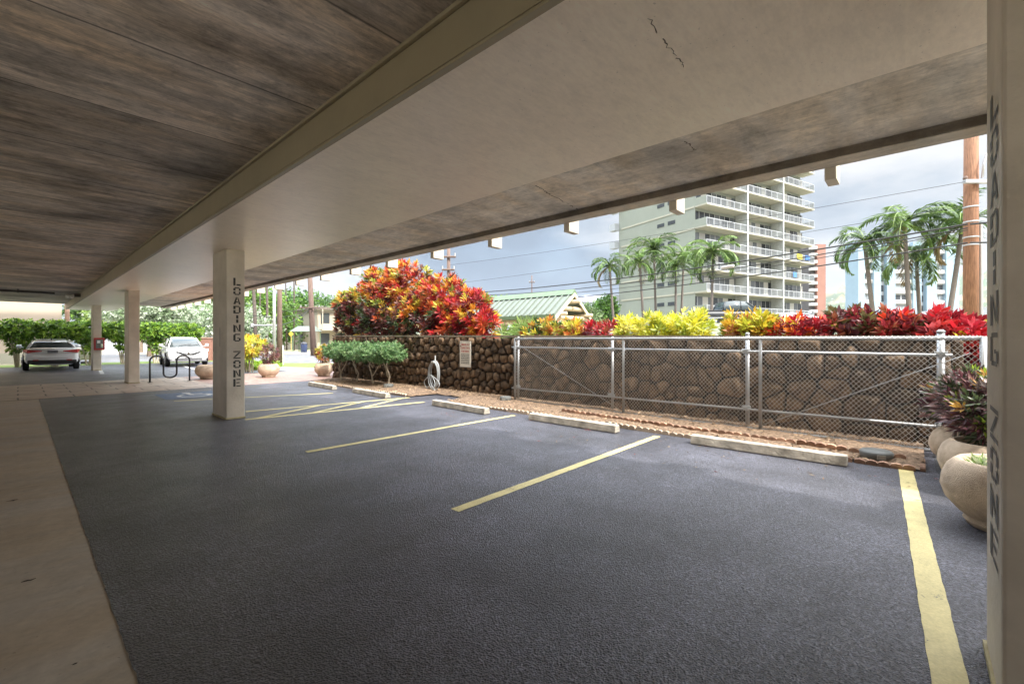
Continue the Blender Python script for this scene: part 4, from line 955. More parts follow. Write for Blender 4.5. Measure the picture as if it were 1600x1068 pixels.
for i in range(55): rm.box(.1+i*.152, .122+i*.152, .05, .07, .12, 1.02)
rail0 = rm.build('railing', wht, slab0)
glz0 = MB().box(.1, 8.35, 1.75, 1.815, .12, 2.3).build('sliding_doors', m_glz, hr, loc=(0, 0, Z0))
first = True
for k in range(NF):
    for b in range(3):
        if first: first = False; continue
        s = slab0.copy(); COL.objects.link(s); s.location = (b*8.5, 0, Z0+k*FH); r_ = rail0.copy(); COL.objects.link(r_); r_.parent = s
        g = glz0.copy(); COL.objects.link(g); g.location = (b*8.5, 0, Z0+k*FH)
    z = Z0+k*FH
    MB().box(.0, .1, .1, 1.83, z+.122, z+1.1).build('side_parapet', sage, hr)
    MB().box(25.4, 25.48, .1, 1.8, z+.122, z+1.05).build('glass_screen', m_gr, hr)
for x in (8.46, 16.96): MB().box(x+.002, x+.038, -.02, 1.81, 0, Z0+NF*FH).box(x-.12, x+.16, -.06, -.002, 0, Z0+NF*FH).build('party_wall', M('fin_white', (.44, .46, .44), .8), hr)
hr2 = empty('apartment_wing', 'white rear wing right of the sage tower with small dark windows', 'building', C(47, 78, 0), hr.rotation_euler[2])
MB().box(0, 6, 0, 10, -1, 17).build('wall', cream, hr2)
for k in range(6):
    for x in (1, 3.4): MB().box(x, x+1, -.04, -.001, 1.5+2.7*k, 2.7+2.7*k).build('window', m_win, hr2)

# salmon tower
rt = empty('salmon_tower', 'slim salmon coloured tower with white striped balconies, far away', 'building', P(1267, 531, 190).xy.to_3d(), -YAW)
MB().box(2.7, 6.3, 0, 9, -2, 42).build('wall', M('salmon', (.30, .155, .12), .85, .08, .3), rt)
sb = MB(); 
for k in range(14): rt_k = MB().box(0, 2.6, -.3, 1.4, 1+3*k, 2.2+3*k).build('balcony', M('rail_pale', (.60, .58, .55), .7), rt)
MB().box(.1, 2.6, 1.5, 8, -2, 42).build('core', M('core_dark', (.10, .09, .09), .8), rt)
for k in range(14): sb.box(6.3, 6.9, 1, 2.5, 1+3*k, 2.4+3*k)
sb.build('fins', MATS['rail_pale'], rt)

# blue tower
bt = empty('blue_tower', 'pale blue apartment tower with vertical window strips behind the palms', 'building', P(1341, 531, 118).xy.to_3d(), -YAW+R(4))
lb = M('blue_paint_wall', (.29, .39, .47), .85, .06, .3); px = 118/FPX
Wb = 170*px
MB().box(.3, Wb, 1.0, 4, -2, 27.3).build('core', M('bay_white', (.40, .41, .42), .8), bt)
for (a, b) in ((0, 11), (26, 38), (48, 62), (92, 106), (115, 132), (148, 170)): MB().box(a*px, b*px, 0, 4.2 if a == 0 else 1.2, -2, 27.5).build('wall_strip', lb, bt)
for i, (a, b, kind) in enumerate(((11, 26, 0), (38, 48, 1), (62, 92, 0), (106, 115, 1), (132, 148, 0))):
    for k in range(10):
        z = .4+2.7*k; w = (b-a)*px
        if kind == 1:
            MB().box(a*px+.15, a*px+w*.46, .9, .999, z+.4, z+2.1).box(a*px+w*.54, b*px-.15, .9, .999, z+.4, z+2.1).build('window', m_win, bt)
        else:
            MB().box(a*px+.1, a*px+w*.45, .9, .999, z+1.0, z+2.2).box(a*px+w*.55, b*px-.1, .9, .999, z+1.0, z+2.2).build('window', m_gr if (k+i) % 3 else m_win, bt)
            MB().box(a*px+.02, b*px-.02, .35, .998, z-.1, z+.85).build('balcony', M('balc_white', (.60, .58, .56), .8, .06, .4), bt)

# distant white-blue building
db = empty('low_apartments', 'white and lilac apartment building under the hill, seen past the pavilion', 'building', P(893, 531, 120).xy.to_3d(), -YAW+R(10))
lil = M('lilac_paint', (.46, .49, .62), .85, .05)
MB().box(0, 11, 0, 8, -2, 11.7).box(4, 9.5, 1, 7, 11.7, 13.6).build('wall', lil, db); MB().box(-.3, 11.3, -.5, 8, 11.702, 12.1).build('roof', M('roof_white', (.7, .7, .72), .7), db)
for k in range(3):
    MB().box(0, 11, -.9, -.002, 2.4+3*k, 3.3+3*k).build('balcony', M('balc_lilac', (.6, .62, .7), .7), db)
    for x in (.8, 3.6, 6.2, 8.9): MB().box(x, x+1.3, -.05, -.003, 3.5+3*k, 5.2+3*k).build('window', m_win, db)

# pavilion with green metal roof
pv = empty('pavilion', 'open pavilion with a pale green ribbed metal roof behind the wall', 'pavilion', (14.5, 10.8, 0))
mr_ = M('green_roof', (.135, .16, .13), .5, .06, 1.5); mrd = M('green_ridge', (.12, .18, .10), .5); wood = M('log_wood', (.50, .40, .27), .8, .2, 5)
ez, rz_, rw, LL = 2.42, 3.42, 1.3, 15
MB().add([(0, 0, ez), (0, LL, ez), (rw, LL, rz_), (rw, 0, rz_), (2*rw, 0, ez), (2*rw, LL, ez), (.0, 0, ez-.06), (0, LL, ez-.06), (rw, LL, rz_-.06), (rw, 0, rz_-.06), (2*rw, 0, ez-.06), (2*rw, LL, ez-.06)],
         [(0, 3, 2, 1), (3, 4, 5, 2), (6, 7, 8, 9), (9, 8, 11, 10), (0, 6, 9, 3), (3, 9, 10, 4), (0, 1, 7, 6), (4, 10, 11, 5), (1, 2, 8, 7), (2, 5, 11, 8)]).build('roof', mr_, pv)
rb = MB(); nrib = 44
for i in range(nrib):
    y = .06+i*(LL-.1)/nrib
    for x0, x1 in ((-.02, rw), (2*rw+.02, rw)):
        rb.add([(x0, y, ez+.003), (x0, y+.07, ez+.003), (x1, y+.07, rz_+.003), (x1, y, rz_+.003), (x0, y+.012, ez+.06), (x0, y+.058, ez+.06), (x1, y+.058, rz_+.06), (x1, y+.012, rz_+.06)], [(4, 5, 6, 7), (0, 4, 7, 3), (1, 2, 6, 5), (0, 1, 5, 4)])
rb.build('roof_ribs', mr_, pv)
MB().add([(rw-.22, -.05, rz_-.10), (rw, -.05, rz_+.13), (rw+.22, -.05, rz_-.10), (rw-.22, LL, rz_-.10), (rw, LL, rz_+.13), (rw+.22, LL, rz_-.10)], [(0, 1, 4, 3), (1, 2, 5, 4), (0, 2, 1)]).build('ridge_cap', mrd, pv)
MB().box(-.06, -.004, 0, LL, ez-.14, ez+.02).build('gutter', mrd, pv)
MB().box(.02, .12, .05, LL-.1, ez-.34, ez-.09).build('fascia_board', wood, pv)
fb = MB()
for sx_ in (1, -1):
    a = (rw-sx_*(rw+.04), -.06, ez-.08); b = (rw, -.06, rz_-.02)
    fb.add([a, b, (b[0], b[1], b[2]-.14), (a[0], a[1], a[2]-.14), (a[0], .0, a[2]), (b[0], .0, b[2]), (b[0], .0, b[2]-.14), (a[0], .0, a[2]-.14)], [(0, 1, 2, 3), (4, 7, 6, 5), (0, 4, 5, 1), (3, 2, 6, 7), (0, 3, 7, 4)])
fb.build('barge_board', M('barge_cream', (.62, .55, .40), .7), pv)
for z, x0, x1 in ((ez-.10, -.05, 2*rw+.05), (ez+.30, .5, 2*rw-.5)): MB().tube([(x0, .12, z), (x1, .12, z)], .10, 10).build('cross_beam', wood, pv, smooth=True)
for x, z in ((.35, ez-.0), (1.3, ez+.55), (2.25, ez-.0)): MB().tube([(x, -.3, z+.05), (x, 2.0, z+.05)], .085, 10).build('purlin', wood, pv, smooth=True)
for x in (.25, 2.35):
    for y in (.3, 5, 10, 14.5): MB().tube([(x, y, 0), (x, y, ez-.1)], .09, 10).build('post', wood, pv, smooth=True)

# houses across the street
hb = M('house_beige', (.42, .36, .28), .85, .06); hw = M('house_white', (.48, .46, .41), .85, .05)
def house(name, lab, u, d, wx, wy, zt, wall, roofc, floors, lanai=False):
    b = P(u, 531, d); o = empty(name, lab, 'house', (b.x, b.y, -.1), 0)
    MB().box(0, wx, 0, wy, -.3, zt).build('wall', wall, o); MB().box(-.6, wx+.6, -.7, wy+.6, zt+.001, zt+.35).build('roof', roofc, o)
    fh = zt/floors
    for k in range(floors):
        MB().box(-.08, wx+.08, -.08, -.002, k*fh+fh-.18, k*fh+fh-.001).box(-.08, -.002, -.0, wy, k*fh+fh-.18, k*fh+fh-.003).build('floor_band', hw, o)
        for j in range(int(wx/2.4)):
            w = MB().box(.5+2.4*j, 1.8+2.4*j, -.05, -.003, k*fh+.9, k*fh+fh-.5).build('window', m_win, o)
        for j in range(int(wy/4)):
            MB().box(-.05, -.003, 1+4*j, 2.3+4*j, k*fh+1.0, k*fh+fh-.6).build('window', m_win, o)
        if lanai and k > 0:
            MB().box(0, wx, -1.6, -.09, k*fh-.1, k*fh+.1).box(0, wx, -1.6, -1.5, k*fh+.101, k*fh+.9).build('balcony', wall, o)
            for x in (0, wx/2, wx-.12): MB().box(x, x+.12, -1.58, -1.46, k*fh+.901, k*fh+fh).build('post', wall, o)
    return o
brn = M('roof_brown', (.20, .16, .13), .9, .2)
house('beige_house', 'beige flat roofed block of three storeys behind the brown pole', 462, 76, 5.5, 17, 7.2, hb, M('roof_pale', (.45, .43, .4), .9), 3)
house('lanai_house', 'beige house with a railed upper balcony left of the big croton', 496, 66, 7, 12, 6.0, hb, brn, 2, True)
house('grey_house', 'grey two storey house with brown walls behind the silver pole', 424, 84, 4, 9, 6.6, M('house_brown', (.27, .22, .18), .9, .1), M('roof_pale', (.45, .43, .4), .9), 2)
sh = empty('bus_shelter', 'small bus shelter with a pale green roof across the street', 'shelter', P(478, 531, 50).xy.to_3d(), -YAW)
MB().add([(-1.4, -.9, 2.35), (1.6, -.9, 2.35), (1.4, .9, 2.35), (-1.2, .9, 2.35), (-.9, 0, 2.95), (1.1, 0, 2.95)], [(0, 1, 5, 4), (1, 2, 5), (2, 3, 4, 5), (3, 0, 4), (0, 3, 2, 1)]).build('roof', mr_, sh)
for x in (-1.1, 1.3):
    for y in (-.7, .7): MB().tube([(x, y, 0), (x, y, 2.35)], .05, 8).build('post', mrd, sh)
MB().box(-.9, 1.1, .3, .7, .38, .45).box(-.8, -.7, .35, .65, 0, .38).box(.9, 1.0, .35, .65, 0, .38).build('bench', mrd, sh)
bn = empty('litter_bin', 'dark blue litter bin beside the bus shelter', 'bin', P(475, 531, 47).xy.to_3d())
MB().lathe([(.26, .1), (.3, .12), (.33, .95), (.34, .97)], n=16).build('body', M('bin_blue', (.03, .05, .13), .5), bn, smooth=True); MB().lathe([(.35, .97), (.34, 1.02), (.2, 1.15), (.05, 1.2)], n=16).build('lid', M('bin_dark', (.04, .04, .05), .5), bn, smooth=True)

# beige building at the far left behind the hedge
bb = empty('beige_building', 'large plain beige building behind the hedge at the far left', 'building', (-22, 41, 0))
MB().box(0, 23.9, 0, 10, -.2, 9).build('wall', M('beige_wall', (.46, .38, .31), .85, .04, .4), bb)
MB().box(0, 23.9, -.1, -.002, -.2, .6).build('trim', cream, bb)
for x in (3, 8, 13): MB().box(x, x+1.6, -.05, -.003, 1.2, 2.6).build('window', m_win, bb)
MB().tube([(24.15, -.1, 0), (24.15, -.1, 6.3)], .12, 10).build('downpipe', M('pipe_brown', (.33, .20, .14), .7), bb, smooth=True)
fw = empty('low_wall', 'rusty brown boundary wall behind the white crossover', 'wall', (7.6, 35.6, 0)); 
MB().box(0, 1.9, 0, .2, 0, 1.5).build('panel', M('rust_wall', (.24, .12, .09), .9, .25, 3), fw); MB().box(-.05, 1.95, -.04, .24, 1.501, 1.58).build('coping', M('rust_cap', (.33, .2, .15), .9), fw)
wb = empty('white_shed', 'white louvred building glimpsed right of the fourth column', 'building', C(-41.5, 45.5, 0), -YAW)
MB().box(0, 2.6, 0, 3, 0, 4.6).build('wall', M('shed_white', (.72, .72, .76), .7), wb)
lv = MB()
for i in range(14): lv.box(.1, 2.5, -.06, -.002, .6+.28*i, .7+.28*i)
lv.build('louvres', M('shed_grey', (.55, .55, .62), .7), wb)

# ------------------------------------------------------------ raised road deck behind the crotons
dk = MB(); a, b, c, d = C(11.2, 28.2), C(60, 28.2), C(60, 40), C(11.2, 40)
dk.prism([(p.x, p.y) for p in (a, b, c, d)], -.03, 2.25); dk.build('raised_road', m_road)['kind'] = 'structure'
pw = MB(); q = [C(11.1, 28.0), C(60, 28.0), C(60, 28.18), C(11.1, 28.18)]
pw.prism([(p.x, p.y) for p in q], -.03, 2.45)
pwo = empty('road_parapet', 'pale green concrete parapet of the raised road behind the crotons', 'wall'); pw.build('panel', M('pale_green', (.33, .37, .29), .85, .08, 1), pwo)
gr_ = MB()
for s in (0,): gr_.tube([C(11.1, 28.09, 2.78), C(60, 28.09, 2.78)], .05, 6)
for i in range(25): gr_.tube([C(11.4+2*i, 28.09, 2.45), C(11.4+2*i, 28.09, 2.78)], .03, 6)
gr_.build('handrail', M('rail_dark', (.16, .17, .18), .5), pwo)

# ------------------------------------------------------------ poles and wires
m_pole = M('pole_wood', (.25, .125, .07), .85, .4, 14, .8, 40, stretch=(3, 3, .25)); m_pdark = M('pole_dark', (.15, .10, .08), .9, .3, 8, .5, stretch=(3, 3, .3)); m_wire = M('wire_black', (.02, .02, .02), .6)
m_zinc = M('zinc', (.5, .5, .5), .4, .1, metal=.6)
b = P(1517, 531, 13).xy.to_3d(); up = empty('utility_pole', 'thick reddish brown wooden utility pole at the right with a street light', 'pole', b, -YAW)
MB().tube([(0, 0, -.2), (0, 0, 5), (.02, 0, 9.5)], [.175, .165, .15], 18).build('pole', m_pole, up, smooth=True)
zz = lambda v: EYE+(531-v)/FPX*13
MB().tube([(.12, -.2, zz(282)), (.10, -.26, zz(262)), (.22, -.25, zz(244)), (.42, -.2, zz(234))], .028, 8).build('lamp_arm', m_zinc, up, smooth=True)
MB().tube([(.38, -.2, zz(233)), (.5, -.2, zz(230)), (.68, -.2, zz(229)), (.78, -.2, zz(230))], [.05, .085, .08, .04], 10).build('lamp_head', m_zinc, up, smooth=True)
MB().box(-.42, .48, -.28, -.17, zz(288)-.05, zz(288)+.05).build('crossarm', m_zinc, up)
for x in (-.38, .4): MB().lathe([(.04, .05), (.06, .1), (.03, .16)], (x, -.22, zz(288)), 8).build('insulator', m_pdark, up)
for v in (324, 347, 371, 383): MB().lathe([(.174, -.02), (.177, 0), (.174, .02)], (0, 0, zz(v)), 18).build('band', m_zinc, up)
MB().tube([(.20, -.1, 0), (.19, -.1, zz(352))], .04, 8).build('conduit', m_zinc, up)
def pole(u, d, vt, r, lab, lean=0, arms=(), mat=m_pdark, name='utility_pole', group=None, ub=None):
    b = P(ub or u, 531, d).xy.to_3d(); t = P(u, vt, d)-b; o = empty(name, lab, 'pole', b, 0, group); MB().tube([(0, 0, -.1), t*.5, t], [r*1.15, r, r*.85], 12).build('pole', mat, o, smooth=True)
    for (v, w) in arms:
        z = EYE+(531-v)/FPX*d; k = z/t.z; ax = Vector((Rt[0], Rt[1], 0)); p0 = Vector((t.x*k, t.y*k, z)); 
        MB().tube([p0-ax*w-Vector((Fw[0], Fw[1], 0))*(r+.05), p0+ax*w-Vector((Fw[0], Fw[1], 0))*(r+.05)], .07, 6).build('crossarm', mat, o)
        for s in (-.9, .9): q_ = p0+ax*w*s-Vector((Fw[0], Fw[1], 0))*(r+.05); MB().tube([q_, q_+Vector((0, 0, .25))], .05, 6).build('insulator', m_zinc, o)
    return o
pole(701, 30, 388, .13, 'dark utility pole with two crossarms rising behind the big croton', arms=((402, .5), (422, .42)))
pole(831, 62, 430, .08, 'far thin utility pole standing over the green roof', arms=((441, .4),))
pole(437, 25, 415, .13, 'dark brown utility pole beside the silver post, rooted in the lawn')
pole(483, 40, 405, .22, 'leaning brown utility pole in front of the beige house', arms=((481, .9),), ub=490)
pole(428.5, 27, 440, .09, 'straight silver traffic pole left of the brown utility pole', mat=m_zinc, name='traffic_pole')
o = empty('signal_arm', 'horizontal traffic signal mast arm crossing behind the lettered column', 'traffic signal', P(393, 508, 30))
ax = P(440, 509, 30)-P(393, 508, 30); ax.z = .0; MB().tube([(0, 0, 0), ax], .05, 8).build('arm', m_zinc, o)
MB().box(-.05, .12, -.1, .1, -.12, .12).build('end_bracket', m_zinc, o, bevel=.02)
for i, (u, d, lab) in enumerate([(441, 25.4, 'white marker post at the foot of the brown pole'), ]):
    b = P(u, 531, d).xy.to_3d(); o = MB().box(-.06, .06, -.06, .06, 0, 1.1).build('marker_post', M('post_white', (.7, .7, .68), .6), bevel=.01, loc=b); tag(o, lab, 'post')
yb_ = empty('crossing_sign', 'small yellow warning sign on a post by the bus shelter', 'sign', P(455, 531, 46).xy.to_3d(), -YAW)
MB().tube([(0, 0, 0), (0, 0, 2.0)], .035, 8).build('post', M('post_yel', (.5, .42, .12), .6), yb_); MB().add([(0, -.05, 1.75), (.27, -.05, 2.02), (0, -.05, 2.29), (-.27, -.05, 2.02), (0, -.03, 1.75), (.27, -.03, 2.02), (0, -.03, 2.29), (-.27, -.03, 2.02)], [(0, 1, 2, 3), (7, 6, 5, 4), (0, 4, 5, 1), (1, 5, 6, 2), (2, 6, 7, 3), (3, 7, 4, 0)]).build('panel', M('sign_yellow', (.65, .45, .06), .5), yb_)
def wire(p0, p1, r, lab, sag=.3, name='overhead_wire', group='overhead wires'):
    n = 26; pts = []
    for i in range(n+1): t = i/n; p = p0.lerp(p1, t); p.z -= sag*4*t*(1-t); pts.append(p)
    o = MB().tube(pts, r, 5, cap=False).build(name, m_wire, smooth=True); tag(o, lab, 'wire', group); return o
PR, PL = 12.75, 30
def ext(u, v, d, k=1.25):  # run past the right pole, out of frame
    return P(u, v, d)
wire(P(1512, 350, PR), P(701, 459, PL), .026, 'thickest cable of the upper bundle from the brown pole', .35)
wire(P(1512, 356, PR), P(701, 462, PL), .018, 'cable just under the thickest one in the upper bundle', .50)
wire(P(1512, 359, PR), P(701, 464, PL), .012, 'lowest thin cable of the upper bundle', .62)
wire(P(1512, 379, PR), P(701, 478, PL), .022, 'separate cable below the bundle, crossing the palms', .35)
wire(P(1508, 284, PR), P(701, 414, PL), .007, 'highest thin wire from the brown pole', .15)
wire(P(1510, 322, PR), P(701, 444, PL), .007, 'thin wire between the highest one and the cable bundle', .12)
wire(P(1517, 350, PR), P(1660, 332, 9), .026, 'thick cable running right from the brown pole', .02); wire(P(1517, 379, PR), P(1660, 372, 9), .022, 'lower cable running right from the brown pole', .02)
wire(P(701, 462, PL), P(483, 481, 40), .02, 'cable from the crossarm pole to the leaning pole, upper', .3); wire(P(701, 470, PL), P(483, 486, 40), .02, 'cable from the crossarm pole to the leaning pole, lower', .4)
wire(P(483, 481, 40), P(395, 470, 36), .02, 'wire from the leaning pole toward the bare palm trunks', .5); wire(P(483, 484, 40), P(437, 508, 25), .02, 'wire from the leaning pole down to the brown pole', .2)
wire(P(483, 486, 40), P(390, 492, 30), .02, 'low wire passing behind the silver pole', .3)
# cable splice cases hanging on the bundle
sp = MB().tube([P(1128, 418.5, 19.0), P(1146, 415.5, 18.6)], [.07, .07], 10).build('splice_case', M('splice_grey', (.45, .40, .38), .5), smooth=True); tag(sp, 'grey splice case on the cables above the pickup', 'splice case')

# yellow canopy at the far right
cn = empty('fuel_canopy', 'white and yellow canopy edge right of the brown pole', 'canopy', C(30.2, 27, 0), -YAW)
MB().box(0, 9, 0, 6, 2.55, 2.95).build('fascia', M('can_yellow', (.70, .55, .04), .5), cn); MB().box(-.1, 9, -.1, 6, 2.951, 3.5).build('roof', M('can_white', (.7, .7, .7), .5), cn); MB().box(.5, .8, .3, .6, 0, 2.55).box(7, 7.3, .3, .6, 0, 2.55).build('post', MATS['can_white'], cn)

# bike rack
br_ = []
def rack():
    pts = [(0, 0, 0), (0, 0, .70)]; w = .29
    for a in np.linspace(PI, 0, 9): pts.append((w/2+w/2*math.cos(a), 0, .72+w/2*math.sin(a)))
    for a in np.linspace(PI, 2*PI, 9)[0:]: pts.append((w*1.5+w/2*math.cos(a), 0, .28+w/2*math.sin(a)))
    for a in np.linspace(PI, 0, 9): pts.append((w*2.5+w/2*math.cos(a), 0, .72+w/2*math.sin(a)))
    pts += [(3*w, 0, .70), (3*w, 0, 0)]; return pts
rk = empty('bike_rack', 'black wave shaped bike rack beside the third column', 'bike rack', (2.92, 18.75, .004), R(-12))
s_ = 1.22; MB().tube([(p[0]*s_, 0, p[2]*1.0) for p in rack()], .027, 10).build('tube', M('rack_black', (.03, .03, .032), .4), rk, smooth=True)
for x in (0, .87*s_): MB().lathe([(.07, 0), (.07, .012), (.03, .016)], (x, 0, 0), 14).build('foot_plate', MATS['rack_black'], rk)

# ------------------------------------------------------------ cars
def loftm(secs):
    mb = MB(); n = len(secs[0])
    for s in secs: mb.v += s
    for i in range(len(secs)-1):
        for k in range(n): mb.f.append((i*n+k, i*n+(k+1) % n, (i+1)*n+(k+1) % n, (i+1)*n+k))
    mb.f.append(tuple(range(n-1, -1, -1))); mb.f.append(tuple((len(secs)-1)*n+k for k in range(n))); return mb
def car(name, lab, cat, loc, rz, paint, L_, W_, belt, house_, zb=.2, wheel=.33, wx=None, rear=None, front=None, bed=None):
    """belt: [(x, halfwidth, z)] rear to front; house_: [(x, halfwidth, z)] roof line; local +x is forward"""
    o = empty(name, lab, cat, loc, rz); hw_ = W_/2
    secs = [[(x, -w*.86, zb), (x, -w, zb+.16), (x, -w, (zb+z)*.56), (x, -w*.955, z-.05), (x, -w*.80, z), (x, w*.80, z), (x, w*.955, z-.05), (x, w, (zb+z)*.56), (x, w, zb+.16), (x, w*.86, zb)] for x, w, z in belt]
    loftm(secs).build('body', paint, o, smooth=True, sub=1)
    def bz(x):
        for a, b in zip(belt, belt[1:]):
            if a[0] <= x <= b[0]: t = (x-a[0])/(b[0]-a[0]); return a[2]+(b[2]-a[2])*t, a[1]+(b[1]-a[1])*t
        return belt[0][2], belt[0][1]
    gl = M('car_glass', (.05, .065, .07), .08, .1, spec=.8); gs = []
    for x, w, z in house_:
        zb_, wb_ = bz(x); zb_ -= .06; gs.append([(x, -wb_*.86, min(zb_, z-.01)), (x, -(wb_*.86*.45+w*.55), (zb_+z)*.5), (x, -w, z-.03), (x, -w*.82, z), (x, w*.82, z), (x, w, z-.03), (x, (wb_*.86*.45+w*.55), (zb_+z)*.5), (x, wb_*.86, min(zb_, z-.01))])
    loftm(gs).build('windows', gl, o, smooth=True)
    # roof panel and pillars in body colour
    top_ = house_[1:-1]; rs = [[(x, -w*1.0, z-.035), (x, -w*.80, z+.012), (x, w*.80, z+.012), (x, w*1.0, z-.035), (x, w*.9, z-.05), (x, -w*.9, z-.05)] for x, w, z in top_]
    loftm(rs).build('roof', paint, o, smooth=False, bevel=.01)
    pm = MB()
    for s in (-1, 1):
        for (a, b) in ((house_[0], house_[1]), (house_[-1], house_[-2])):
            zb_, wb_ = bz(a[0]); pm.tube([(a[0], s*wb_*.84, zb_-.02), ((a[0]+b[0])/2, s*(wb_*.84*.4+b[1]*.6), (zb_+b[2])/2), (b[0], s*b[1]*.97, b[2]-.03)], .04, 6)
        xm = (house_[0][0]+house_[-1][0])/2; zb_, wb_ = bz(xm); pm.tube([(xm, s*wb_*.86, zb_), (xm+.02, s*house_[1][1]*1.0, house_[2][2]-.05)], .035, 6)
    pm.build('pillars', paint, o, smooth=True)
    ty = M('tyre', (.02, .02, .02), .8); rim = M('rim', (.42, .43, .44), .35, metal=.7)
    for x in wx:
        for s in (-1, 1):
            w = MB().extr([(wheel*math.cos(a), wheel*math.sin(a)) for a in np.linspace(0, 2*PI, 25)[:-1]], -.1, .1, 'y').build('wheel', ty, o, bevel=.03, loc=(x, s*(hw_-.095), wheel))
            rr_ = MB(); rr_.extr([(wheel*.62*math.cos(a), wheel*.62*math.sin(a)) for a in np.linspace(0, 2*PI, 21)[:-1]], s*.1, s*.112, 'y')
            for q in range(5): a = q*2*PI/5; rr_.tube([(0, s*.115, 0), (wheel*.58*math.cos(a), s*.118, wheel*.58*math.sin(a))], .03, 5)
            rr_.build('rim', rim, w)
            MB().extr([((wheel+.045)*math.cos(a), (wheel+.045)*math.sin(a)) for a in np.linspace(-.15, PI+.15, 19)], -.0, .2*1, 'y').build('wheel_arch', M('arch_black', (.012, .012, .012), .9), o, loc=(x, s*(hw_-.0)-(.2 if s > 0 else 0)+s*.004, wheel))
    for s in (-1, 1):
        xm = house_[-1][0]-.45; MB().tube([(xm, s*(hw_-.05), belt[3][2]-.02), (xm, s*(hw_+.08), belt[3][2]+.03)], [.03, .03], 6).tube([(xm-.02, s*(hw_+.04), belt[3][2]+.05), (xm+.01, s*(hw_+.2), belt[3][2]+.06)], [.09, .07], 8).build('mirror', paint, o, smooth=True)
        MB().box(-.1, .1, s*(hw_-.0)-.01, s*(hw_-.0)+.012, belt[3][2]-.17, belt[3][2]-.14).box(-1.15, -.95, s*hw_-.01, s*hw_+.012, belt[3][2]-.17, belt[3][2]-.14).build('door_handle', paint, o)
    return o
wp = M('car_white', (.74, .74, .75), .25, .02, 2, coat=.8); red_l = M('tail_red', (.42, .02, .02), .2); blk = M('trim_black', (.02, .02, .022), .5); lens = M('head_lens', (.45, .48, .5), .1, spec=.9); plate = M('plate', (.55, .55, .55), .5)
chrome = M('chrome', (.6, .6, .6), .15, metal=1.0)
# white saloon, tail toward the camera
sd = car('parked_car', 'white saloon car seen from behind, parked before the hedge at the left', 'car', (1.08, 31.95, 0), R(90), wp, 4.6, 1.86,
    [(-2.30, .70, .80), (-2.26, .84, 1.00), (-2.05, .90, 1.06), (-1.45, .92, 1.04), (-.5, .93, .98), (.8, .93, .95), (1.2, .92, .92), (1.9, .88, .80), (2.25, .74, .66), (2.32, .6, .5)],
    [(-1.75, .66, 1.06), (-.95, .58, 1.37), (-.2, .60, 1.44), (.5, .58, 1.40), (1.25, .66, .98)], .22, .33, (-1.4, 1.42))
def tail(o, x, z0, w, h):
    for s in (-1, 1):
        mb = MB(); mb.add([(x-.03, s*w*.98, z0), (x-.05, s*(w-.50), z0+.07), (x-.05, s*(w-.50), z0+h*.62), (x-.02, s*w*.98, z0+h), (x+.34, s*(w+.085), z0+h*.95), (x+.34, s*(w+.085), z0+h*.3)], [(0, 1, 2, 3), (0, 3, 4, 5)]); mb.build('tail_light', red_l, o)
        MB().box(x-.075, x-.035, s*(w-.30)-.09, s*(w-.30)+.09, .46, .50).build('reflector', red_l, o)
tail(sd, -2.28, .80, .84, .17)
MB().box(-2.345, -2.315, -.17, .17, .80, .93).build('number_plate', M('plate_dark', (.20, .20, .22), .5), sd)
MB().box(-2.36, -2.10, -.80, .80, .30, .48).build('bumper', blk, sd, bevel=.03)
MB().box(-2.33, -2.29, -.06, .06, .965, .995).build('badge', chrome, sd, bevel=.01)
MB().add([(-2.345, -.5, .56), (-2.345, .5, .56), (-2.35, .5, .575), (-2.35, -.5, .575)], [(0, 3, 2, 1)]).build('crease', M('crease_grey', (.45, .45, .46), .4), sd)
MB().lathe([(.012, 0), (.02, .01), (.005, .16)], (-1.0, 0, 1.385), 8).build('aerial', blk, sd)
# white crossover, nose toward the camera
sv = car('parked_car', 'white compact crossover facing the camera, parked behind the bike rack', 'car', (6.25, 30.65, 0), R(-95), wp, 4.1, 1.84,
    [(-2.0, .68, .75), (-1.95, .82, 1.05), (-1.4, .90, 1.12), (-.4, .91, 1.06), (.7, .91, 1.04), (1.0, .90, 1.03), (1.6, .92, .97), (1.9, .89, .90), (2.03, .84, .76), (2.07, .80, .55)],
    [(-1.85, .62, 1.12), (-1.35, .56, 1.46), (-.5, .60, 1.56), (.15, .57, 1.53), (.98, .68, 1.05)], .26, .35, (-1.28, 1.26))
for s in (-1, 1):
    MB().lathe([(.11, 0), (.115, .03), (.08, .05)], n=16).build('headlight', lens, sv, smooth=True).matrix_local = Matrix.Translation((2.0, s*.66, .66)) @ Matrix.Rotation(R(90), 4, 'Y')
    MB().add([(1.74, s*.92, .93), (2.02, s*.52, .84), (2.06, s*.50, .76), (1.90, s*.90, .80)], [(0, 1, 2, 3), (3, 2, 1, 0)]).build('lamp', lens, sv)
    MB().lathe([(.05, 0), (.055, .02), (.03, .03)], n=12).build('fog_light', lens, sv).matrix_local = Matrix.Translation((2.03, s*.55, .42)) @ Matrix.Rotation(R(90), 4, 'Y')
gm = MB(); gm.add([(2.08, -.55, .76), (2.10, -.13, .58), (2.10, .13, .58), (2.08, .55, .76), (2.06, .50, .82), (2.09, .08, .68), (2.09, -.08, .68), (2.06, -.50, .82)], [(0, 1, 6, 7), (1, 2, 5, 6), (2, 3, 4, 5), (7, 6, 1, 0), (6, 5, 2, 1), (5, 4, 3, 2)]); gm.build('grille', blk, sv)
MB().box(1.9, 2.10, -.80, .80, .25, .34).box(1.95, 2.085, -.60, .60, .34, .47).build('bumper', M('bumper_grey', (.14, .14, .15), .5), sv, bevel=.03)
MB().box(2.10, 2.115, -.16, .16, .50, .60).build('number_plate', plate, sv)
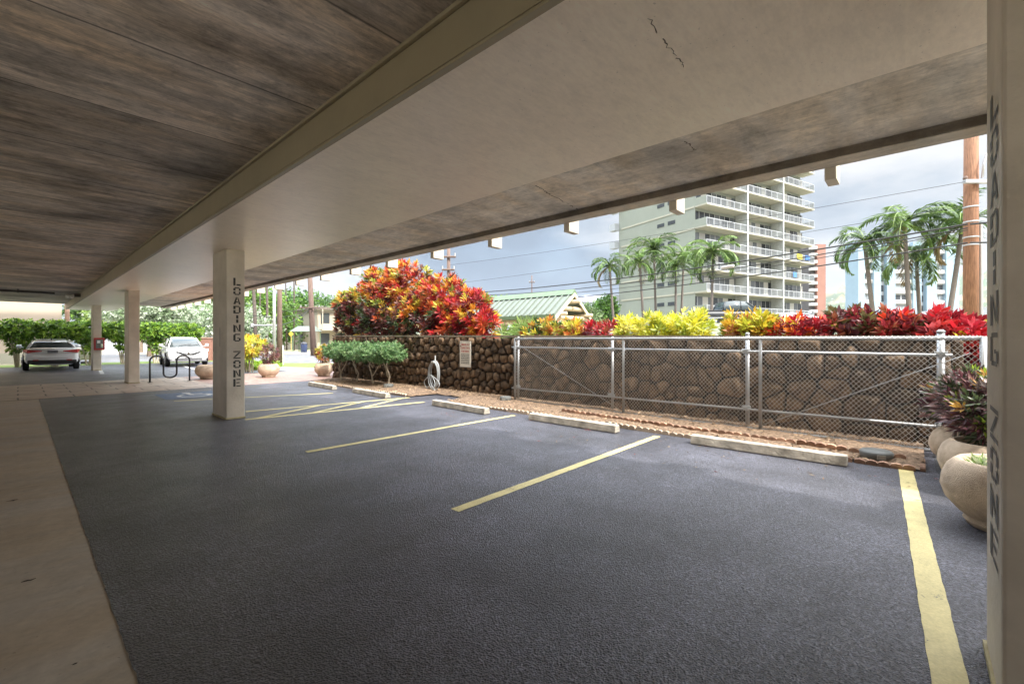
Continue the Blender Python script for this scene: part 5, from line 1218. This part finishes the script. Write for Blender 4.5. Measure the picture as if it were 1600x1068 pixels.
MB().lathe([(.055, 0), (.055, .015)], n=16).build('badge', chrome, sv).matrix_local = Matrix.Translation((2.075, 0, .73)) @ Matrix.Rotation(R(90), 4, 'Y')
MB().tube([(.98, -.3, 1.10), (.82, .25, 1.17)], .012, 5).tube([(1.0, .1, 1.09), (.84, .6, 1.15)], .012, 5).build('wiper', blk, sv)
# silver car partly seen through the hedge
s3 = car('parked_car', 'silver car barely seen between the white saloon and the fourth column', 'car', (2.45, 38.6, 0), R(90), M('car_silver', (.55, .5, .46), .3, .03, 2, coat=.6), 4.5, 1.80,
    [(-2.30, .70, .80), (-2.26, .82, 1.00), (-2.05, .88, 1.06), (-1.45, .90, 1.04), (-.5, .90, .98), (.8, .90, .95), (1.2, .90, .92), (1.9, .86, .80), (2.25, .72, .66), (2.32, .6, .5)],
    [(-1.75, .64, 1.06), (-.95, .56, 1.37), (-.2, .58, 1.44), (.5, .56, 1.40), (1.25, .64, .98)], .22, .33, (-1.4, 1.42))
tail(s3, -2.28, .80, .82, .17)
# black pickup on the raised road
dkp = M('car_black', (.018, .019, .022), .4, .1, 2, coat=.2)
tp = C(13.2+2.45, 31.6, 2.27)
pk = car('pickup_truck', 'black crew cab pickup truck on the raised road, above the yellow crotons', 'pickup', tp, -YAW, dkp, 5.7, 1.95,
    [(-2.85, .90, 1.05), (-2.8, .95, 1.12), (-2.0, .97, 1.13), (-1.1, .97, 1.13), (.2, .97, 1.13), (1.2, .97, 1.13), (1.6, .95, 1.10), (2.4, .92, 1.02), (2.8, .85, .92), (2.9, .75, .6)],
    [(-1.15, .80, 1.13), (-.95, .70, 1.78), (-.3, .72, 1.84), (.5, .70, 1.80), (1.35, .80, 1.12)], .4, .4, (-1.9, 1.85))
MB().box(-2.8, -1.2, -.85, .85, 1.10, 1.18).build('bed_cover', blk, pk, bevel=.02)
for s in (-1, 1): MB().box(-2.88, -2.82, s*.82-.08, s*.82+.08, .75, 1.08).build('tail_light', red_l, pk); MB().box(2.7, 2.86, s*.72-.14, s*.72+.14, .75, .95).build('headlight', lens, pk, bevel=.02)
s4 = car('passing_car', 'silver car on the raised road just behind the red croton, right of the pickup', 'car', C(18.9+1.9, 33.5, 2.27), -YAW, M('car_silver2', (.5, .52, .55), .3, .03, 2, coat=.6), 4.5, 1.80,
    [(-2.30, .70, .80), (-2.26, .82, 1.00), (-2.05, .88, 1.06), (-1.45, .90, 1.04), (-.5, .90, .98), (.8, .90, .95), (1.2, .90, .92), (1.9, .86, .80), (2.25, .72, .66), (2.32, .6, .5)],
    [(-1.75, .64, 1.00), (-.95, .56, 1.10), (-.2, .58, 1.14), (.5, .56, 1.12), (1.25, .64, .98)], .22, .33, (-1.4, 1.42))
tail(s4, -2.28, .80, .82, .17)

# ------------------------------------------------------------ hills
def hills():
    mb = MB(); us = list(range(-400, 2300, 12)); rows = 22
    def ridge(u):
        h = 18+10*math.sin(u*.013)+6*math.sin(u*.031+1)
        h += 62*math.exp(-((u-868)/42)**2)+50*math.exp(-((u-920)/28)**2)*.8
        if u > 1180: h = 40+48*(1-math.exp(-(u-1180)/150))+22*math.exp(-((u-1560)/150)**2)+14*math.exp(-((u-1310)/22)**2)
        h = h if u > 600 else h*.7
        return h+2.5*math.sin(u*.11)+1.5*math.sin(u*.23)
    for j in range(rows+1):
        t = j/rows; d = 1300+1500*t
        for u in us:
            hh = ridge(u)/FPX*2800*(t**1.25)*(1+.10*math.sin(u*.05+j*1.3)*(1-t)+.05*math.sin(u*.17+j))
            mb.v.append(tuple(C((u-800)/FPX*d, d, -1+hh)))
    n = len(us)
    for j in range(rows):
        for i in range(n-1): mb.f.append((j*n+i, j*n+i+1, (j+1)*n+i+1, (j+1)*n+i))
    m, nt, b = newmat('hill_scrub'); N = nt.nodes.new; L = nt.links.new; tc = N('ShaderNodeTexCoord')
    def nz(s, d=8): q = N('ShaderNodeTexNoise'); q.inputs['Scale'].default_value = s; q.inputs['Detail'].default_value = d; L(tc.outputs['Object'], q.inputs[0]); return q.outputs[0]
    r = N('ShaderNodeValToRGB'); e = r.color_ramp.elements; e[0].position = .38; e[0].color = (.05, .085, .035, 1); e[1].position = .62; e[1].color = (.20, .15, .085, 1); q = e.new(.5); q.color = (.07, .085, .04, 1); L(nz(.004), r.inputs[0])
    v = N('ShaderNodeTexVoronoi'); v.inputs['Scale'].default_value = .035; L(tc.outputs['Object'], v.inputs[0]); lt = N('ShaderNodeMath'); lt.operation = 'LESS_THAN'; lt.inputs[1].default_value = .22; L(v.outputs[0], lt.inputs[0])
    mx = N('ShaderNodeMix'); mx.data_type = 'RGBA'; L(lt.outputs[0], mx.inputs[0]); L(r.outputs[0], mx.inputs[6]); mx.inputs[7].default_value = (.26, .25, .23, 1)
    L(mx.outputs[2], b.inputs['Base Color']); b.inputs['Roughness'].default_value = 1
    o = mb.build('hills', m, smooth=True); o['kind'] = 'structure'
hills()
HAZE = True
if HAZE:
    hz = MB().box(-3400, 4400, -3400, 4400, -3, 520).build('haze', None); hz['kind'] = 'stuff'
    m = bpy.data.materials.new('haze'); m.use_nodes = True; nt = m.node_tree; nt.nodes.remove(nt.nodes['Principled BSDF']); pv_ = nt.nodes.new('ShaderNodeVolumePrincipled')
    pv_.inputs['Color'].default_value = (.75, .82, .92, 1); pv_.inputs['Density'].default_value = .00006; pv_.inputs['Anisotropy'].default_value = .3
    nt.links.new(pv_.outputs[0], nt.nodes['Material Output'].inputs['Volume']); hz.data.materials.append(m)

# washing and chairs on a few balconies of the tall tower
hm = hr.matrix_basis.copy(); hm = Matrix.Translation(hr.location) @ Matrix.Rotation(hr.rotation_euler[2], 4, 'Z')
def towel(x, k, w, colr, lab):
    p = hm @ Vector((x, -.04, Z0+k*FH+.35)); o = MB().box(0, w, -.02, .02, 0, .75).build('beach_towel', M('towel_'+lab.split()[0], colr, .9), loc=p); o.rotation_euler = (0, 0, hr.rotation_euler[2]); tag(o, lab, 'towel')
towel(20.5, 4, 1.4, (.6, .5, .05), 'yellow towel hung over a right-hand balcony rail of the tall building'); towel(22.8, 4, 1.2, (.05, .15, .4), 'blue towel beside the yellow one on the same balcony rail')
towel(19.5, 3, .9, (.08, .2, .45), 'navy towel one floor below the yellow one')
